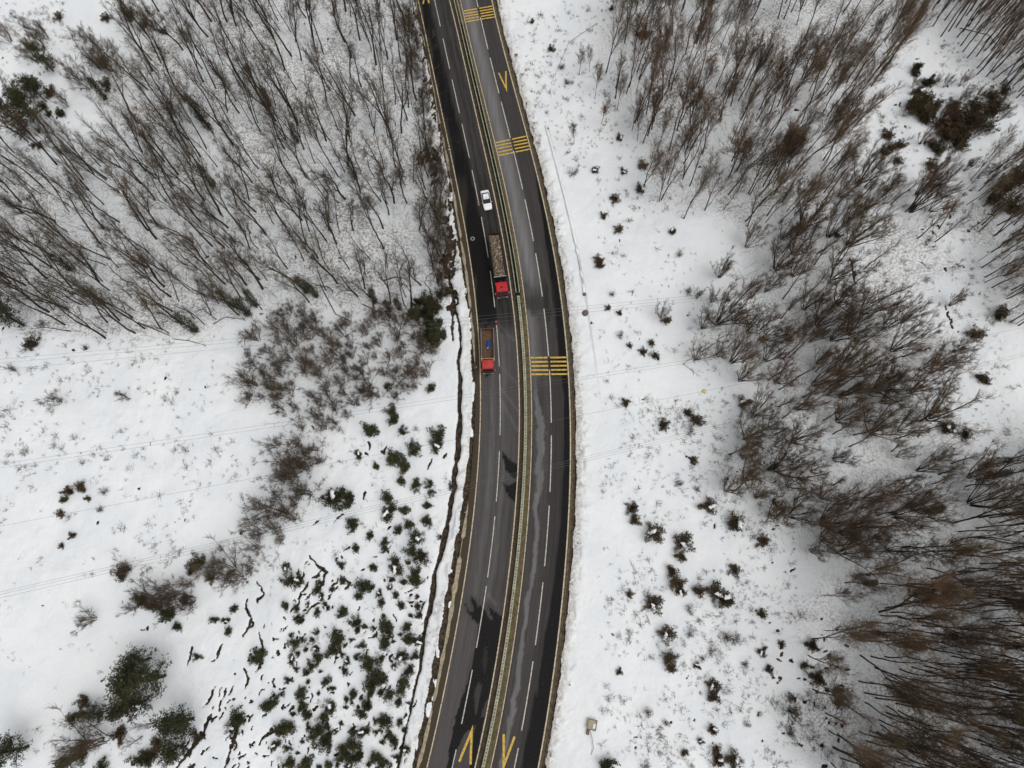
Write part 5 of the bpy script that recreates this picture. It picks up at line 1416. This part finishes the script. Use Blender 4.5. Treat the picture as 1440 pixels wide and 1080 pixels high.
# --- fallen branches
def fallen(i, pts, r, label):
    rg = np.random.RandomState(300 + i); w = [G(*p) for p in pts]; o0 = w[0].copy()
    pt = np.array(w) - o0; pt[:, 2] += .15; k = Sticks(); k.path(pt, r, r * .4, 6); tr = k.mesh("log", M["wood"])
    s = Sticks(); n = len(pt)
    for j in range(14):
        q, d = at_path(pt, rg.uniform(.1, 1)); e = grow(rg, q, side_dir(rg, d, rg.uniform(.4, 1)), rg.uniform(.5, 1.8), 3, .2, .05); s.path(e, .03, .008, 4)
    t = empty("fallen_branch", o0, label, "branch", "fallen branches"); link("log", tr, t); link("side_twigs", s.mesh("side_twigs", M["twig"]), t)
for i, (pts, r, lab) in enumerate([
    ([(194,454),(215,462),(240,473)], .16, "fallen branch on the snow under the grove's lowest tip"), ([(300,456),(318,446),(345,450)], .10, "bent dead branch on the snow below the ivy-clad trees"),
    ([(612,342),(625,347),(640,346)], .10, "pale log across the brown ditch by the road"), ([(245,477),(268,480),(290,486)], .08, "thin stick lying just below the grove's tip"),
    ([(510,428),(530,438),(545,440)], .13, "snow-dusted dead branch at the grove foot"), ([(540,395),(556,390),(570,392)], .16, "snowy log in the grove near the road"),
    ([(450,400),(472,442),(500,455)], .12, "long fallen bough between the grove and the thicket"), ([(840,33),(800,60),(775,118)], .05, "thin dark stick trail on the upper right snow"),
    ([(1010,480),(960,512),(985,530)], .05, "slender stick on the snowfield's right edge"), ([(590,215),(606,228),(618,231)], .09, "dead branch over the brown patch by the road"),
    ([(1350,40),(1390,50),(1410,75)], .10, "dead bough in the top right corner wood"), ([(200,22),(215,42),(238,50)], .14, "dark fallen limb on the snow at the upper left")]):
    fallen(i, pts, r, lab)

# --- things nobody could count: weeds in the snow and saplings on the grove floors
def weeds():
    rg = np.random.RandomState(40); pts = []
    zones = [((0,470,400,800), 620, .5), ((380,600,640,1080), 600, .3), ((0,800,260,1080), 90, .3), ((835,230,1040,560), 330, .4), ((845,560,1120,1080), 1500, .42), ((720,0,900,240), 420, .45), ((0,0,180,230), 260, .4), ((1180,60,1440,420), 700, .5), ((1290,420,1440,640), 200, .4), ((1085,860,1200,1080), 260, .4)]
    for (a, b, c, d), n, h in zones:
        k = 0
        while k < n:
            px, py = rg.uniform(a, c), rg.uniform(b, d)
            if fbm(px / 45., py / 45., 5, 2) < rg.uniform(.34, .66): continue
            g = P(px, py)
            if corridor(g[0], g[1]) < .8: continue
            k += 1; pts.append((px, py, h))
    A, B = [], []
    for px, py, h in pts:
        g = P(px, py); z = float(height(g[0], g[1])); big = rg.rand() < .12
        n = rg.randint(4, 11) + (12 if big else 0); s = (1.9 if big else 1)
        d = rg.normal(0, .8, (n, 3)); d[:, 2] = np.abs(d[:, 2]) + .5
        p0 = np.array([g[0], g[1], z - .05]) + np.concatenate([rg.normal(0, .14 * s, (n, 2)), np.zeros((n, 1))], 1)
        d = d / np.linalg.norm(d, axis=1, keepdims=True)
        A.append(p0); B.append(p0 + d * h * s * rg.uniform(.5, 1.5, (n, 1)))
    A = np.concatenate(A); B = np.concatenate(B)
    V, F = seg_arrays(A, B, .026, .010, 3)
    tag(link("dry_weeds", new_mesh("dry_weeds", V, F, M["weed"])), kind="stuff")
weeds()

def woodland():
    """the rest of the woods, beyond the trees built one by one"""
    rg = np.random.RandomState(50); tr, tw = Sticks(), Sticks()
    for poly, n, dm, h0, h1, sd in ((GROVE_E, 175, 8, 12, 18, 7), (DEEP_I, 280, 8, 13, 20, 21), (GROVE_H, 40, 13, 5, 10, 26), (GROVE_I, 40, 12, 6, 14, 27), (GROVE_D, 110, 11, 11, 18, 22), (GROVE_G, 52, 13, 8, 15, 23), (GROVE_J, 75, 9, 7, 13, 24)):
        for p in scatter(poly, n, dm, sd, 30000, .30 if poly is not DEEP_I and poly is not GROVE_E else .0):
            if not visible(*p): continue
            g = G(*p); H = rg.uniform(h0, h1)
            m = grow(rg, (g[0], g[1], g[2] - .4), (rg.normal(0, .06), rg.normal(0, .06), 1), H, 9, .05, .08); tr.path(m, .15, .03, 5)
            for i in range(15):
                f = .35 + .63 * i / 15; q, d = at_path(m, f); L = (H * .24 * (1.15 - f) + .9) * rg.uniform(.7, 1.2)
                lb = grow(rg, q, side_dir(rg, d, rg.uniform(.25, .5), i * 2.4), L, 4, .07, .15); tw.path(lb, .035, .012, 3)
                for k in range(5):
                    q2, d2 = at_path(lb, rg.uniform(.2, 1)); br = grow(rg, q2, side_dir(rg, d2, rg.uniform(.2, .5)), L * rg.uniform(.3, .6), 2, .08, .15); tw.path(br, .018, .009, 3)
                    for e in range(4):
                        q3, d3 = at_path(br, rg.uniform(.2, 1)); tw.segs(q3[None], (q3 + side_dir(rg, d3, rg.uniform(.2, .5)) * rg.uniform(.4, .9))[None], .012, .006, 3)
    dark = Sticks()
    for p in scatter(GROVE_A, 210, 9, 25):
        g = G(*p); H = rg.uniform(8, 17)
        m = grow(rg, (g[0], g[1], g[2] - .4), (rg.normal(0, .08), rg.normal(0, .08), 1), H, 9, .09, .06); tr.path(m, .12, .025, 5)
        for i in range(13):
            f = .25 + .73 * i / 13; q, d = at_path(m, f); L = (H * .22 * (1.15 - f) + .8) * rg.uniform(.7, 1.2)
            lb = grow(rg, q, side_dir(rg, d, rg.uniform(.4, .9), i * 2.4), L, 4, .16, .10); dark.path(lb, .03, .011, 3)
            for k in range(5):
                q2, d2 = at_path(lb, rg.uniform(.2, 1)); br = grow(rg, q2, side_dir(rg, d2, rg.uniform(.3, .8)), L * rg.uniform(.3, .6), 3, .18, .1); dark.path(br, .016, .007, 3)
    t = tag(link("woodland", tr.mesh("woodland", M["bark"])), kind="stuff")
    link("twigs", tw.mesh("twigs", M["twig_brown"]), t); link("twigs", dark.mesh("twigs", M["twig"]), t)
woodland()

def saplings():
    rg = np.random.RandomState(41); s = Sticks()
    for poly, n in ((GROVE_A, 2100), (ZONE_B, 70), (GROVE_D, 420), (GROVE_G, 300), (GROVE_H, 300), (GROVE_I, 420), (GROVE_J, 140), (GROVE_E, 100)):
        a = np.array(poly); lo, hi = a.min(0), a.max(0); k = 0
        while k < n:
            p = rg.uniform(lo, hi)
            if not in_poly(p[0], p[1], poly): continue
            k += 1
            if not visible(*p): continue
            g = P(*p); z = float(height(g[0], g[1])); h = rg.uniform(1.2, 5.5)
            q = grow(rg, (g[0], g[1], z - .1), (rg.normal(0, .3), rg.normal(0, .3), 1), h, 6, .22, .04)
            s.path(q, .030, .010, 3)
            for j in range(6):
                c, d = at_path(q, rg.uniform(.2, 1)); e = grow(rg, c, side_dir(rg, d, rg.uniform(.4, 1.0)), h * rg.uniform(.2, .45), 3, .3, .02)
                s.path(e, .015, .006, 3)
    tag(link("undergrowth", s.mesh("undergrowth", M["twig"])), kind="stuff")
saplings()
